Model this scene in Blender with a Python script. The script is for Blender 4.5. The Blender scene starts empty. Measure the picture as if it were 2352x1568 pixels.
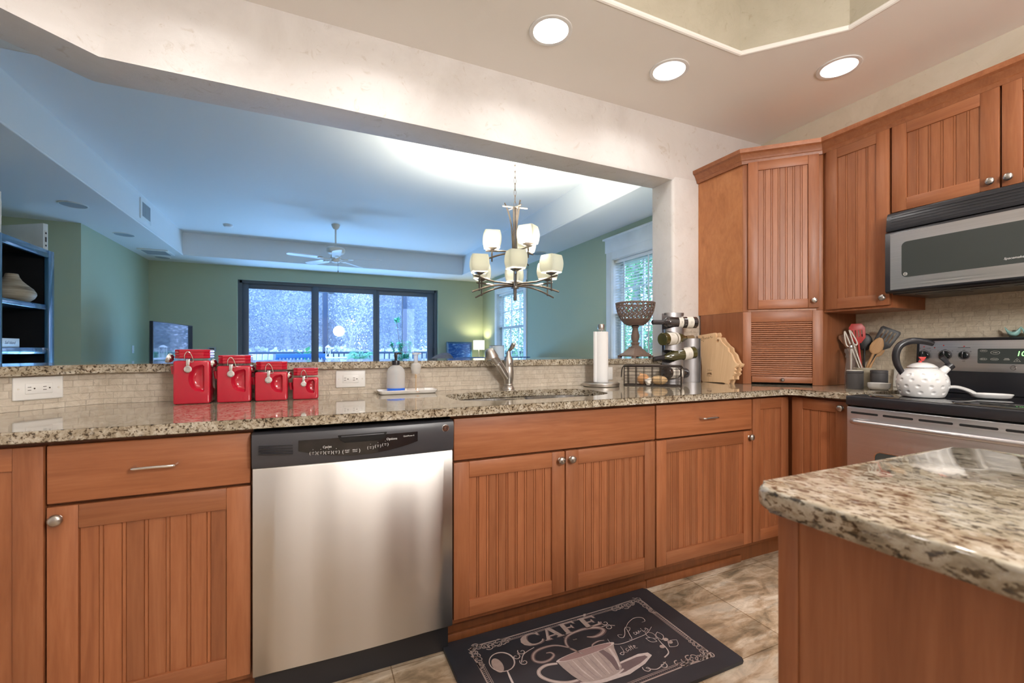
import bpy, bmesh, math, random
from mathutils import Vector, Matrix, noise as mnoise
PI = math.pi
random.seed(7)
SC = bpy.context.scene
C = SC.collection
H = 1.09                                   # camera height

# ---------------------------------------------------------------- camera
cam_d = bpy.data.cameras.new('camera'); cam = bpy.data.objects.new('camera', cam_d); C.objects.link(cam)
cam.location = (0, 0, H); cam.rotation_euler = (PI/2, 0, -math.radians(24.28))
cam_d.sensor_width = 36; cam_d.lens = 1015/2352*36; cam_d.shift_y = 18/2352
cam_d.clip_start = 0.02; cam_d.clip_end = 200
cam_d.dof.use_dof = True; cam_d.dof.focus_distance = 2.0; cam_d.dof.aperture_fstop = 4.5
SC.camera = cam

# ---------------------------------------------------------------- view, world, sun, large lights
SC.view_settings.view_transform = 'Standard'; SC.view_settings.look = 'None'
SC.view_settings.exposure = 0.4; SC.view_settings.gamma = 1.0; SC.view_settings.use_curve_mapping = False
SC.cycles.use_denoising = True
SC.cycles.max_bounces = 9; SC.cycles.diffuse_bounces = 5; SC.cycles.glossy_bounces = 4
SC.cycles.transmission_bounces = 8; SC.cycles.transparent_max_bounces = 16
SC.cycles.sample_clamp_indirect = 6.0; SC.cycles.caustics_reflective = False; SC.cycles.caustics_refractive = False

world = bpy.data.worlds.new('sky'); SC.world = world; world.use_nodes = True
wn = world.node_tree.nodes; wl = world.node_tree.links; wn.clear()
wo = wn.new('ShaderNodeOutputWorld'); wb = wn.new('ShaderNodeBackground')
wtc = wn.new('ShaderNodeTexCoord'); wsep = wn.new('ShaderNodeSeparateXYZ'); wr = wn.new('ShaderNodeValToRGB')
wl.new(wtc.outputs['Generated'], wsep.inputs[0]); wl.new(wsep.outputs['Z'], wr.inputs[0])
wr.color_ramp.elements[0].position = 0.0; wr.color_ramp.elements[0].color = (.44, .60, 1.0, 1)
wr.color_ramp.elements[1].position = 0.6; wr.color_ramp.elements[1].color = (.36, .55, 1.0, 1)
wl.new(wr.outputs[0], wb.inputs[0]); wb.inputs[1].default_value = 6.0
wl.new(wb.outputs[0], wo.inputs[0])

def lamp(name, kind, loc, energy, color=(1, 1, 1), rot=(0, 0, 0), **kw):
    d = bpy.data.lights.new(name, kind); d.energy = energy; d.color = color
    for k, v in kw.items(): setattr(d, k, v)
    o = bpy.data.objects.new(name, d); o.location = loc; o.rotation_euler = rot; C.objects.link(o); return o

def aim(o, target):
    o.rotation_euler = (Vector(target)-o.location).to_track_quat('-Z', 'Y').to_euler()

# hazy blue sun from beyond the house, lighting the deck, the hedge and the front of the woods
sun = lamp('hazy_sun', 'SUN', (-6, -4, 12), 4.4, (.40, .60, 1.0), angle=math.radians(25)); aim(sun, (-1.5, -.9, 4.9))
# added fill light, unseen behind the camera, to lift the wall cabinets
lamp('kitchen_fill', 'POINT', (1.0, -.9, 1.85), 118, (1.0, .965, .93), shadow_soft_size=.22)
# daylight through the slider and the two side windows
for nm, loc, tg, sx, sy in (('slider_sky', (.6, 9.75, 1.15), (.6, 5, 1.15), 3.6, 2.3), ('near_window_sky', (3.75, 4.0, 1.5), (0, 4.0, 1.5), 1.3, 1.6), ('far_window_sky', (3.75, 7.8, 1.5), (0, 7.8, 1.5), 1.3, 1.6)):
    po = lamp(nm, 'AREA', loc, 1, shape='RECTANGLE', size=sx, size_y=sy); po.data.cycles.is_portal = True; aim(po, tg)
# added light low outside the sliding door, standing in for daylight off the deck
dg = lamp('deck_bounce_fill', 'AREA', (.6, 9.85, .42), 120, (.22, .53, 1.0), shape='RECTANGLE', size=3.5, size_y=.75); aim(dg, (.6, 6.0, 1.75))
# added fill light up in the raised kitchen ceiling, out of view
tl = lamp('tray_fill', 'AREA', (.3, -.2, 2.93), 10, (1.0, .94, .87), shape='RECTANGLE', size=1.6, size_y=1.2)

# ---------------------------------------------------------------- helpers
class MB:
    def __init__(s): s.bm = bmesh.new(); s.T = Matrix.Identity(4)
    def add(s, t, m=0):
        bmesh.ops.recalc_face_normals(t, faces=t.faces[:])
        for f in t.faces: f.material_index = m
        t.transform(s.T); me = bpy.data.meshes.new('tmp'); t.to_mesh(me); t.free()
        s.bm.from_mesh(me); bpy.data.meshes.remove(me); return s
    def box(s, x0, x1, y0, y1, z0, z1, m=0, bev=0, seg=2):
        t = bmesh.new(); v = [t.verts.new((x, y, z)) for x in (x0, x1) for y in (y0, y1) for z in (z0, z1)]
        for f in ((0, 1, 3, 2), (4, 6, 7, 5), (0, 4, 5, 1), (2, 3, 7, 6), (0, 2, 6, 4), (1, 5, 7, 3)): t.faces.new([v[i] for i in f])
        if bev: bmesh.ops.bevel(t, geom=t.edges[:], offset=bev, segments=seg, affect='EDGES', profile=.5)
        return s.add(t, m)
    def prism(s, poly, h0, h1, ax='z', m=0, bev=0, seg=2, bsel=None):
        t = bmesh.new()
        P = {'z': lambda a, b, h: (a, b, h), 'y': lambda a, b, h: (a, h, b), 'x': lambda a, b, h: (h, a, b)}[ax]
        lo = [t.verts.new(P(a, b, h0)) for a, b in poly]; hi = [t.verts.new(P(a, b, h1)) for a, b in poly]; n = len(poly)
        t.faces.new(lo[::-1]); t.faces.new(hi)
        for i in range(n): t.faces.new((lo[i], lo[(i+1) % n], hi[(i+1) % n], hi[i]))
        if bev:
            es = t.edges[:] if bsel is None else [e for e in t.edges if bsel(e)]
            bmesh.ops.bevel(t, geom=es, offset=bev, segments=seg, affect='EDGES', profile=.5)
        return s.add(t, m)
    def loft(s, rings, m=0, cap=True, closed=False):
        t = bmesh.new(); R = [[t.verts.new(p) for p in r] for r in rings]; n = len(rings[0]); k = len(R)
        for i in range(k if closed else k-1):
            a, b = R[i], R[(i+1) % k]
            for j in range(n): t.faces.new((a[j], a[(j+1) % n], b[(j+1) % n], b[j]))
        if cap and not closed: t.faces.new(R[0][::-1]); t.faces.new(R[-1])
        return s.add(t, m)
    def lathe(s, prof, seg=32, c=(0, 0, 0), m=0, sx=1, sy=1):
        t = bmesh.new(); rings = []
        for r, z in prof:
            if r < 1e-6: rings.append([t.verts.new((c[0], c[1], c[2]+z))])
            else: rings.append([t.verts.new((c[0]+sx*r*math.cos(2*PI*i/seg), c[1]+sy*r*math.sin(2*PI*i/seg), c[2]+z)) for i in range(seg)])
        for a, b in zip(rings, rings[1:]):
            for i in range(seg):
                j = (i+1) % seg
                if len(a) == 1 and len(b) == 1: continue
                if len(a) == 1: t.faces.new((a[0], b[j], b[i]))
                elif len(b) == 1: t.faces.new((a[i], a[j], b[0]))
                else: t.faces.new((a[i], a[j], b[j], b[i]))
        return s.add(t, m)
    def tube(s, pts, r, seg=8, m=0, closed=False, flat=1.0):
        pts = [Vector(p) for p in pts]; n = len(pts); rr = r if isinstance(r, (list, tuple)) else [r]*n
        tang = []
        for i in range(n):
            a = pts[(i-1) % n] if (closed or i > 0) else pts[i]; b = pts[(i+1) % n] if (closed or i < n-1) else pts[i]
            d = (b-a); tang.append(d.normalized() if d.length > 1e-9 else Vector((0, 0, 1)))
        up = Vector((0, 0, 1)) if abs(tang[0].z) < .9 else Vector((1, 0, 0))
        u = (up-tang[0]*up.dot(tang[0])).normalized(); rings = []
        for i in range(n):
            u = (u-tang[i]*u.dot(tang[i]));  u = u.normalized() if u.length > 1e-6 else tang[i].orthogonal().normalized()
            w = tang[i].cross(u)
            rings.append([pts[i]+(u*math.cos(2*PI*k/seg)*flat+w*math.sin(2*PI*k/seg))*rr[i] for k in range(seg)])
        return s.loft(rings, m, cap=not closed, closed=closed)
    def ball(s, c, r, m=0, seg=20, rings=12):
        r = r if isinstance(r, (list, tuple)) else (r, r, r)
        t = bmesh.new(); bmesh.ops.create_uvsphere(t, u_segments=seg, v_segments=rings, radius=1)
        t.transform(Matrix.Translation(c) @ Matrix.Diagonal((*r, 1))); return s.add(t, m)
    def quad(s, a, b, c, d, m=0):
        t = bmesh.new(); t.faces.new([t.verts.new(p) for p in (a, b, c, d)])
        for f in t.faces: f.material_index = m
        t.transform(s.T); me = bpy.data.meshes.new('tmp'); t.to_mesh(me); t.free(); s.bm.from_mesh(me); bpy.data.meshes.remove(me); return s
    def build(s, name, mats, parent=None, smooth=40, loc=None, rotz=0):
        me = bpy.data.meshes.new(name); s.bm.to_mesh(me); s.bm.free()
        for m in (mats if isinstance(mats, (list, tuple)) else [mats]): me.materials.append(m)
        if smooth:
            me.shade_smooth(); me.set_sharp_from_angle(angle=math.radians(smooth))
        return link(name, me, parent, loc, rotz)

def link(name, me, parent=None, loc=None, rotz=0):
    o = bpy.data.objects.new(name, me); C.objects.link(o)
    if loc: o.location = loc
    if rotz: o.rotation_euler = (0, 0, rotz)
    if parent: o.parent = parent
    return o

def tag(o, label, cat, group=None):
    o['label'] = label; o['category'] = cat
    if group: o['group'] = group
    return o

def thing(name, label, cat, loc=(0, 0, 0), rotz=0, group=None):
    o = bpy.data.objects.new(name, None); o.empty_display_size = .05; C.objects.link(o)
    o.location = loc; o.rotation_euler = (0, 0, rotz); return tag(o, label, cat, group)

def struct(o):
    o['kind'] = 'structure'; return o

def dup(root, loc, rotz=None, label=None, rot=None):
    r = root.copy(); C.objects.link(r); r.location = loc
    if rotz is not None: r.rotation_euler = (0, 0, rotz)
    if rot is not None: r.rotation_euler = rot
    if label: r['label'] = label
    for ch in list(root.children):
        c = ch.copy(); C.objects.link(c); c.parent = r
        for g in list(ch.children):
            d = g.copy(); C.objects.link(d); d.parent = c
    return r

def cut(o, cutter):
    """boolean difference, baked into o's mesh; the cutter is removed"""
    m = o.modifiers.new('cut', 'BOOLEAN'); m.operation = 'DIFFERENCE'; m.object = cutter; m.solver = 'EXACT'
    bpy.context.view_layer.update()
    dg = bpy.context.evaluated_depsgraph_get(); me = bpy.data.meshes.new_from_object(o.evaluated_get(dg))
    old = o.data; o.modifiers.clear(); o.data = me; me.name = old.name
    bpy.data.objects.remove(cutter); me.set_sharp_from_angle(angle=math.radians(40)); return o

def text_bm(body, size, depth=.0004, align='CENTER', shear=0, space=1.0):
    cu = bpy.data.curves.new('t', 'FONT'); cu.body = body; cu.size = size; cu.extrude = depth; cu.align_x = align; cu.align_y = 'CENTER'
    cu.shear = shear; cu.space_character = space; cu.resolution_u = 3
    ob = bpy.data.objects.new('t', cu); C.objects.link(ob); bpy.context.view_layer.update()
    dg = bpy.context.evaluated_depsgraph_get(); me = bpy.data.meshes.new_from_object(ob.evaluated_get(dg))
    bm = bmesh.new(); bm.from_mesh(me); bpy.data.objects.remove(ob); bpy.data.meshes.remove(me); return bm

def put_text(mb, body, size, M, m=0, **kw):
    bm = text_bm(body, size, **kw); bm.transform(M); mb.add(bm, m); return mb
# text standing on a face that looks toward local -y: x right, z up
FACE = Matrix.Rotation(PI/2, 4, 'X')
def on_face(x, y, z): return Matrix.Translation((x, y, z)) @ FACE

def arc(cx, cy, r, a0, a1, n=8, ry=None):
    ry = r if ry is None else ry
    return [(cx+r*math.cos(math.radians(a0+(a1-a0)*i/n)), cy+ry*math.sin(math.radians(a0+(a1-a0)*i/n))) for i in range(n+1)]

def rrect(x0, x1, y0, y1, r, n=5):
    return arc(x1-r, y1-r, r, 0, 90, n)+arc(x0+r, y1-r, r, 90, 180, n)+arc(x0+r, y0+r, r, 180, 270, n)+arc(x1-r, y0+r, r, 270, 360, n)

def sup(cx, cy, rx, ry, n=4.0, k=40, rot=0):
    out = []
    for i in range(k):
        a = 2*PI*i/k+rot; c, s_ = math.cos(a), math.sin(a)
        out.append((cx+rx*math.copysign(abs(c)**(2/n), c), cy+ry*math.copysign(abs(s_)**(2/n), s_)))
    return out

def smooth_path(pts, n=6):
    """Catmull-Rom through the points"""
    P = [Vector(p) for p in pts]; out = []
    for i in range(len(P)-1):
        p0 = P[max(i-1, 0)]; p1 = P[i]; p2 = P[i+1]; p3 = P[min(i+2, len(P)-1)]
        for k in range(n):
            t = k/n
            out.append(.5*((2*p1)+(p2-p0)*t+(2*p0-5*p1+4*p2-p3)*t*t+(3*p1-p0-3*p2+p3)*t**3))
    out.append(P[-1]); return out

def fill_holes(mb, outer, holes, z, m=0):
    """flat sheet at height z with holes"""
    t = bmesh.new(); es = []
    for loop in [outer]+holes:
        v = [t.verts.new((x, y, z)) for x, y in loop]
        es += [t.edges.new((v[i], v[(i+1) % len(v)])) for i in range(len(v))]
    bmesh.ops.triangle_fill(t, use_beauty=True, use_dissolve=False, edges=es)
    for f in t.faces:
        f.material_index = m
        if f.normal.z > 0: f.normal_flip()
    t.transform(mb.T); me = bpy.data.meshes.new('tmp'); t.to_mesh(me); t.free(); mb.bm.from_mesh(me); bpy.data.meshes.remove(me)

# ---------------------------------------------------------------- materials
class NT:
    def __init__(s, name):
        s.mat = bpy.data.materials.new(name); s.mat.use_nodes = True; s.n = s.mat.node_tree.nodes; s.l = s.mat.node_tree.links
        s.b = s.n['Principled BSDF']; s.out = s.n['Material Output']
    def new(s, typ, **kw):
        o = s.n.new(typ)
        for k, v in kw.items():
            if k in o.inputs.keys():
                if hasattr(v, 'is_linked') or hasattr(v, 'links'): s.l.new(v, o.inputs[k])
                else: o.inputs[k].default_value = v
            else: setattr(o, k, v)
        return o
    def set(s, **kw):
        for k, v in kw.items():
            k = k.replace('_', ' ')
            if hasattr(v, 'links'): s.l.new(v, s.b.inputs[k])
            else: s.b.inputs[k].default_value = v
        return s
    def coord(s, scale=(1, 1, 1), rot=(0, 0, 0), vec=None, rand=False, kind='Object'):
        v = vec or s.new('ShaderNodeTexCoord').outputs[kind]
        if rand:
            oi = s.new('ShaderNodeObjectInfo'); gi = s.new('ShaderNodeNewGeometry')
            ad = s.new('ShaderNodeMath', operation='ADD'); s.l.new(oi.outputs['Random'], ad.inputs[0]); s.l.new(gi.outputs['Random Per Island'], ad.inputs[1])
            ml = s.new('ShaderNodeMath', operation='MULTIPLY'); s.l.new(ad.outputs[0], ml.inputs[0]); ml.inputs[1].default_value = 23.
            va = s.new('ShaderNodeVectorMath', operation='ADD'); s.l.new(v, va.inputs[0]); s.l.new(ml.outputs[0], va.inputs[1]); v = va.outputs[0]
        mp = s.new('ShaderNodeMapping'); s.l.new(v, mp.inputs[0]); mp.inputs['Scale'].default_value = scale; mp.inputs['Rotation'].default_value = rot
        return mp.outputs[0]
    def noise(s, vec, scale=1, detail=4, rough=.5, dist=0, out='Fac'):
        o = s.new('ShaderNodeTexNoise'); s.l.new(vec, o.inputs['Vector'])
        o.inputs['Scale'].default_value = scale; o.inputs['Detail'].default_value = detail; o.inputs['Roughness'].default_value = rough; o.inputs['Distortion'].default_value = dist
        return o.outputs[0 if out == 'Fac' else 1]
    def ramp(s, fac, stops, interp='LINEAR'):
        o = s.new('ShaderNodeValToRGB'); s.l.new(fac, o.inputs[0]); e = o.color_ramp.elements; o.color_ramp.interpolation = interp
        while len(e) < len(stops): e.new(.5)
        for k, (p, c) in enumerate(stops): e[k].position = p; e[k].color = (*c, 1) if len(c) == 3 else c
        return o.outputs[0]
    def mix(s, fac, a, b, typ='MIX'):
        o = s.new('ShaderNodeMix', data_type='RGBA', blend_type=typ)
        for k, v in ((0, fac), (6, a), (7, b)):
            if hasattr(v, 'links'): s.l.new(v, o.inputs[k])
            else: o.inputs[k].default_value = v if k == 0 else (*v, 1)
        return o.outputs[2]
    def bump(s, h, strength=.2, dist=.01, normal=None):
        o = s.new('ShaderNodeBump'); s.l.new(h, o.inputs['Height']); o.inputs['Strength'].default_value = strength; o.inputs['Distance'].default_value = dist
        if normal: s.l.new(normal, o.inputs['Normal'])
        s.l.new(o.outputs[0], s.b.inputs['Normal']); return o.outputs[0]

def plain(name, col, rough=.5, metal=0, coat=0, emit=None, es=0, noise=0, **kw):
    t = NT(name); t.set(Base_Color=(*col, 1), Roughness=rough, Metallic=metal, Coat_Weight=coat)
    if emit: t.set(Emission_Color=(*emit, 1), Emission_Strength=es)
    if noise:
        n = t.noise(t.coord(), scale=noise, detail=3); t.set(Base_Color=t.mix(.5, col, t.ramp(n, [(.3, tuple(c*.8 for c in col)), (.7, tuple(min(1, c*1.15) for c in col))])))
    if kw: t.set(**kw)
    return t.mat

def wood(name, scale, dark, mid, light, rough=.42, tone=1.0):
    t = NT(name); v = t.coord(scale, rand=True)
    g = t.noise(v, scale=1, detail=5, rough=.6, dist=1.2)
    fine = t.noise(t.coord(tuple(q*7 for q in scale), rand=True), scale=1, detail=2)
    col = t.ramp(g, [(.22, dark), (.5, mid), (.80, light)])
    col = t.mix(.16, col, t.ramp(fine, [(.35, dark), (.65, light)]), 'MIX')
    gi = t.new('ShaderNodeNewGeometry'); oi = t.new('ShaderNodeObjectInfo')
    ad = t.new('ShaderNodeMath', operation='ADD'); t.l.new(gi.outputs['Random Per Island'], ad.inputs[0]); t.l.new(oi.outputs['Random'], ad.inputs[1])
    fr = t.new('ShaderNodeMath', operation='FRACT'); t.l.new(ad.outputs[0], fr.inputs[0])
    col = t.mix(1.0, col, t.ramp(fr.outputs[0], [(0, (.84*tone,)*3), (1, (1.10*tone,)*3)]), 'MULTIPLY')
    t.set(Base_Color=col, Roughness=rough, Coat_Weight=.15, Coat_Roughness=.4); t.bump(fine, .05, .002); return t.mat

CH = ((.225, .070, .025), (.32, .110, .042), (.41, .16, .070))
M = {}
M['wood_v'] = wood('cherry_vertical', (22, 22, 1.6), *CH)
M['wood_h'] = wood('cherry_horizontal', (1.6, 22, 22), *CH)
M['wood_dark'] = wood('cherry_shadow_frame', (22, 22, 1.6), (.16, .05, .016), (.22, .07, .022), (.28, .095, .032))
M['burl'] = wood('figured_cherry', (9, 9, 4), (.30, .10, .03), (.43, .165, .058), (.54, .235, .095))
M['bamboo'] = wood('bamboo', (60, 60, 2), (.66, .42, .22), (.76, .515, .30), (.82, .60, .38), .45)
M['spoonwood'] = wood('beech', (40, 40, 4), (.45, .24, .10), (.55, .31, .14), (.62, .38, .19), .6)

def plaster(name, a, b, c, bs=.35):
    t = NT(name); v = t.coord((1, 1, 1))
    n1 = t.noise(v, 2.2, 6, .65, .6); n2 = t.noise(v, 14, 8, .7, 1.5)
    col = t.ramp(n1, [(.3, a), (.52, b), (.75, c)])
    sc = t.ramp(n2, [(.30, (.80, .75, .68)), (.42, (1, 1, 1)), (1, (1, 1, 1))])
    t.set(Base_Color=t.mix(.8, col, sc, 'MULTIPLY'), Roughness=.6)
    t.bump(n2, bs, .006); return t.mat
M['plaster'] = plaster('venetian_plaster', (.66, .625, .60), (.74, .71, .69), (.79, .765, .75))
M['plaster_tan'] = plaster('tan_plaster', (.56, .51, .40), (.66, .61, .49), (.72, .67, .56))

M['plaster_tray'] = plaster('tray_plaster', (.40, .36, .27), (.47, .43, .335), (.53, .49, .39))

def orange_peel(name, col, s=220, st=.12, rough=.75):
    t = NT(name); n = t.noise(t.coord(), s, 2); t.set(Base_Color=(*col, 1), Roughness=rough); t.bump(n, st, .002); return t.mat
M['ceil_kitchen'] = orange_peel('warm_white_ceiling', (.88, .85, .81))
M['ceil_living'] = orange_peel('white_ceiling', (.80, .82, .82))
M['green'] = orange_peel('sage_green_paint', (.40, .46, .32))
M['white_trim'] = plain('white_trim', (.82, .84, .82), .4, noise=3)

def granite():
    t = NT('speckled_granite'); v = t.coord((1, 1, 1), rot=(.3, .5, .6))
    v2 = t.coord((1.0, .55, 1.0), rot=(0, 0, .5))
    base = t.ramp(t.noise(v2, 38, 6, .65, .4), [(.34, (.22, .175, .12)), (.44, (.34, .285, .205)), (.54, (.45, .395, .31)), (.66, (.55, .505, .425))])
    spots = t.ramp(t.noise(v2, 135, 3, .6, .3), [(.33, (.05, .04, .035)), (.42, (.32, .26, .19)), (.47, (1, 1, 1)), (1, (1, 1, 1))])
    col = t.mix(.92, base, spots, 'MULTIPLY')
    big = t.ramp(t.noise(v2, 70, 4, .62, .5), [(.30, (.15, .125, .11)), (.37, (.55, .48, .41)), (.44, (1, 1, 1)), (1, (1, 1, 1))])
    col = t.mix(.72, col, big, 'MULTIPLY')
    wh = t.ramp(t.noise(v, 60, 3, .5), [(.60, (0, 0, 0)), (.72, (.75, .71, .64))])
    col = t.mix(.35, col, wh, 'LIGHTEN')
    t.set(Base_Color=col, Roughness=.07, Coat_Weight=.4, Coat_Roughness=.03); return t.mat
M['granite'] = granite()

def stone_tile(name, ax, k=1.0, warm=1.0, mort=.72):
    t = NT(name); tc = t.new('ShaderNodeTexCoord'); sp = t.new('ShaderNodeSeparateXYZ'); t.l.new(tc.outputs['Object'], sp.inputs[0])
    cb = t.new('ShaderNodeCombineXYZ'); t.l.new(sp.outputs[ax], cb.inputs[0]); t.l.new(sp.outputs['Z'], cb.inputs[1])
    br = t.new('ShaderNodeTexBrick'); t.l.new(cb.outputs[0], br.inputs['Vector'])
    br.offset = .37; br.offset_frequency = 2; br.squash = .66; br.squash_frequency = 3; br.inputs['Scale'].default_value = 1; br.inputs['Brick Width'].default_value = .062; br.inputs['Row Height'].default_value = .0245
    br.inputs['Mortar Size'].default_value = .0011; br.inputs['Mortar Smooth'].default_value = .3; br.inputs['Bias'].default_value = -.1
    c_ = lambda r, g, b_, f=1.0: (r*k*f, g*k*f*(1-.05*(warm-1)), b_*k*f*(1-.35*(warm-1)), 1)
    br.inputs['Color1'].default_value = c_(.52, .455, .37); br.inputs['Color2'].default_value = c_(.62, .555, .465); br.inputs['Mortar'].default_value = c_(.55, .48, .39, mort)
    v = t.coord((1, 1, 1)); n1 = t.noise(v, 30, 5, .65, .8); n2 = t.noise(v, 9, 4, .6)
    col = t.mix(.5, br.outputs['Color'], t.ramp(n1, [(.3, c_(.42, .35, .27)[:3]), (.55, c_(.62, .55, .46)[:3]), (.75, c_(.74, .68, .60)[:3])]))
    crack = t.ramp(t.noise(v, 55, 3, .7, 2.0), [(.27, (.5, .42, .33)), (.34, (1, 1, 1)), (1, (1, 1, 1))])
    col = t.mix(.7, col, crack, 'MULTIPLY')
    t.set(Base_Color=col, Roughness=.65)
    hb = t.mix(.65, br.outputs['Color'], n1); hm = t.mix(br.outputs['Fac'], hb, (0, 0, 0)); t.bump(hm, .8, .012); return t.mat
M['stone_x'] = stone_tile('split_travertine_x', 'X')
M['stone_y'] = stone_tile('split_travertine_y', 'Y', 1.18, 1.25, .85)  # tile colour lightened to make up for the shade under the cabinets

def floor_tile():
    t = NT('travertine_floor_tile'); tc = t.new('ShaderNodeTexCoord')
    mp = t.new('ShaderNodeMapping'); t.l.new(tc.outputs['Object'], mp.inputs[0]); mp.inputs['Location'].default_value = (-1.625+.46*8, -1.085+.46*8, 0)
    br = t.new('ShaderNodeTexBrick'); t.l.new(mp.outputs[0], br.inputs['Vector']); br.offset = 0
    br.inputs['Scale'].default_value = 1; br.inputs['Brick Width'].default_value = .46; br.inputs['Row Height'].default_value = .46
    br.inputs['Mortar Size'].default_value = .0022; br.inputs['Mortar Smooth'].default_value = .2
    br.inputs['Color1'].default_value = (1, 1, 1, 1); br.inputs['Color2'].default_value = (.78, .76, .74, 1); br.inputs['Mortar'].default_value = (.45, .38, .30, 1)
    v = t.coord((1.0, 3.4, 1), rot=(0, 0, -.85)); v3 = t.coord((1, 2.2, 1), rot=(0, 0, -.85))
    n1 = t.noise(v, 2.6, 7, .62, .9); n2 = t.noise(v3, 9, 6, .65, .6)
    col = t.ramp(n1, [(.37, (.19, .15, .10)), (.455, (.40, .29, .19)), (.53, (.56, .42, .29)), (.61, (.84, .76, .64))])
    col = t.mix(.42, col, t.ramp(n2, [(.38, (.12, .10, .065)), (.5, (.48, .36, .24)), (.62, (.78, .68, .55))]))
    pit = t.ramp(t.noise(v, 60, 3, .6), [(.28, (.35, .28, .2)), (.33, (1, 1, 1)), (1, (1, 1, 1))])
    col = t.mix(.8, col, pit, 'MULTIPLY'); col = t.mix(1, col, br.outputs['Color'], 'MULTIPLY')
    t.set(Base_Color=col, Roughness=.45); t.bump(t.mix(br.outputs['Fac'], n2, (0, 0, 0)), .18, .004); return t.mat
M['floor'] = floor_tile()

def brushed(name, col, scale, rough=.28, st=.03, det=3):
    t = NT(name); n = t.noise(t.coord(scale), 1, det, .6)
    t.set(Base_Color=t.ramp(n, [(.3, tuple(c*.86 for c in col)), (.7, col)]), Metallic=1.0, Roughness=t.ramp(n, [(.3, (rough*.8,)*3), (.7, (rough*1.25,)*3)]))
    t.bump(n, st, .001); return t.mat
M['steel_v'] = brushed('brushed_steel_reflections', (.64, .61, .58), (11, 11, .12), .37, .0, 0)  # broad upright colour bands stand in for window reflections on the dishwasher
M['steel_h'] = brushed('brushed_steel_level', (.70, .68, .69), (1.2, 1.2, 160), .36, .015)
M['steel'] = brushed('satin_steel', (.70, .69, .68), (200, 200, 40), .2)
M['rack_steel'] = plain('matte_rack_steel', (.36, .35, .36), .38, .9)
M['nickel'] = plain('brushed_nickel', (.50, .47, .44), .30, 1.0)
M['chrome'] = plain('chrome', (.82, .82, .83), .08, 1)
M['black_plastic'] = plain('black_plastic', (.018, .018, .022), .28)
M['charcoal_plastic'] = plain('charcoal_plastic', (.05, .05, .058), .35)
M['black_gloss'] = plain('black_gloss', (.010, .010, .012), .06, coat=.5)
M['black_glass'] = plain('black_glass', (.006, .006, .007), .03, coat=.6)
M['dark_glass'] = plain('smoked_glass', (.055, .062, .059), .22, Specular_IOR_Level=.3)
M['void'] = plain('dark_recess', (.006, .005, .005), .8)
M['red'] = plain('red_glaze', (.50, .012, .036), .14, coat=.7)
M['white_glaze'] = plain('white_glaze', (.80, .80, .80), .12, coat=.5)
M['white_plastic'] = plain('white_plastic', (.80, .80, .79), .35)
M['ivory'] = plain('ivory_plastic', (.76, .73, .66), .35)
M['paper'] = plain('paper', (.84, .84, .85), .9)
M['grey_ceramic'] = plain('grey_ceramic', (.085, .082, .085), .35, noise=8)
M['crock'] = plain('cream_stoneware', (.50, .45, .34), .45, noise=30)
M['wire'] = plain('dark_wire', (.055, .042, .036), .45, .6)
M['bronze'] = plain('brushed_bronze', (.17, .135, .11), .42, .75)
M['rust'] = plain('brown_iron', (.17, .115, .09), .7, noise=40)
M['onion'] = plain('onion_skin', (.72, .38, .17), .4, noise=25)
M['potato'] = plain('potato_skin', (.62, .42, .22), .6, noise=40)
M['garlic'] = plain('garlic_skin', (.80, .74, .66), .5, noise=20)
M['teal'] = plain('teal_glaze', (.33, .60, .56), .15, coat=.5)
M['red_nylon'] = plain('red_nylon', (.50, .045, .04), .4)
M['black_nylon'] = plain('black_nylon', (.022, .020, .020), .45)
M['brown_nylon'] = plain('brown_wood', (.20, .09, .045), .5, noise=20)
M['dark_frame'] = plain('dark_bronze_frame', (.095, .11, .13), .4)
M['sky_tint_lacquer'] = plain('sky_tinted_lacquer', (.035, .11, .20), .18, coat=.6)  # espresso lacquer with the blue of reflected sky put into its colour
M['shelf_in'] = plain('espresso_inside', (.008, .007, .007), .5)
M['post'] = plain('dark_blue_post', (.02, .045, .09), .5)
M['navy'] = plain('blue_cushion', (.05, .12, .30), .7, noise=30)
M['slate'] = plain('slate_upholstery', (.16, .17, .22), .7, noise=30)
M['white_out'] = plain('white_patio_paint', (.72, .74, .76), .5)
M['blue_out'] = plain('blue_patio_paint', (.02, .11, .30), .5)
M['deck'] = plain('pale_deck', (.62, .60, .56), .7, noise=6)
M['leaf_green'] = plain('green_leaf', (.05, .36, .20), .45)
M['frond'] = plain('fresh_frond', (.12, .50, .26), .45)
M['grille'] = plain('speaker_grille', (.36, .40, .42), .8)
M['outlet_slot'] = plain('outlet_slot', (.05, .04, .035), .6)
M['clear'] = None
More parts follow.
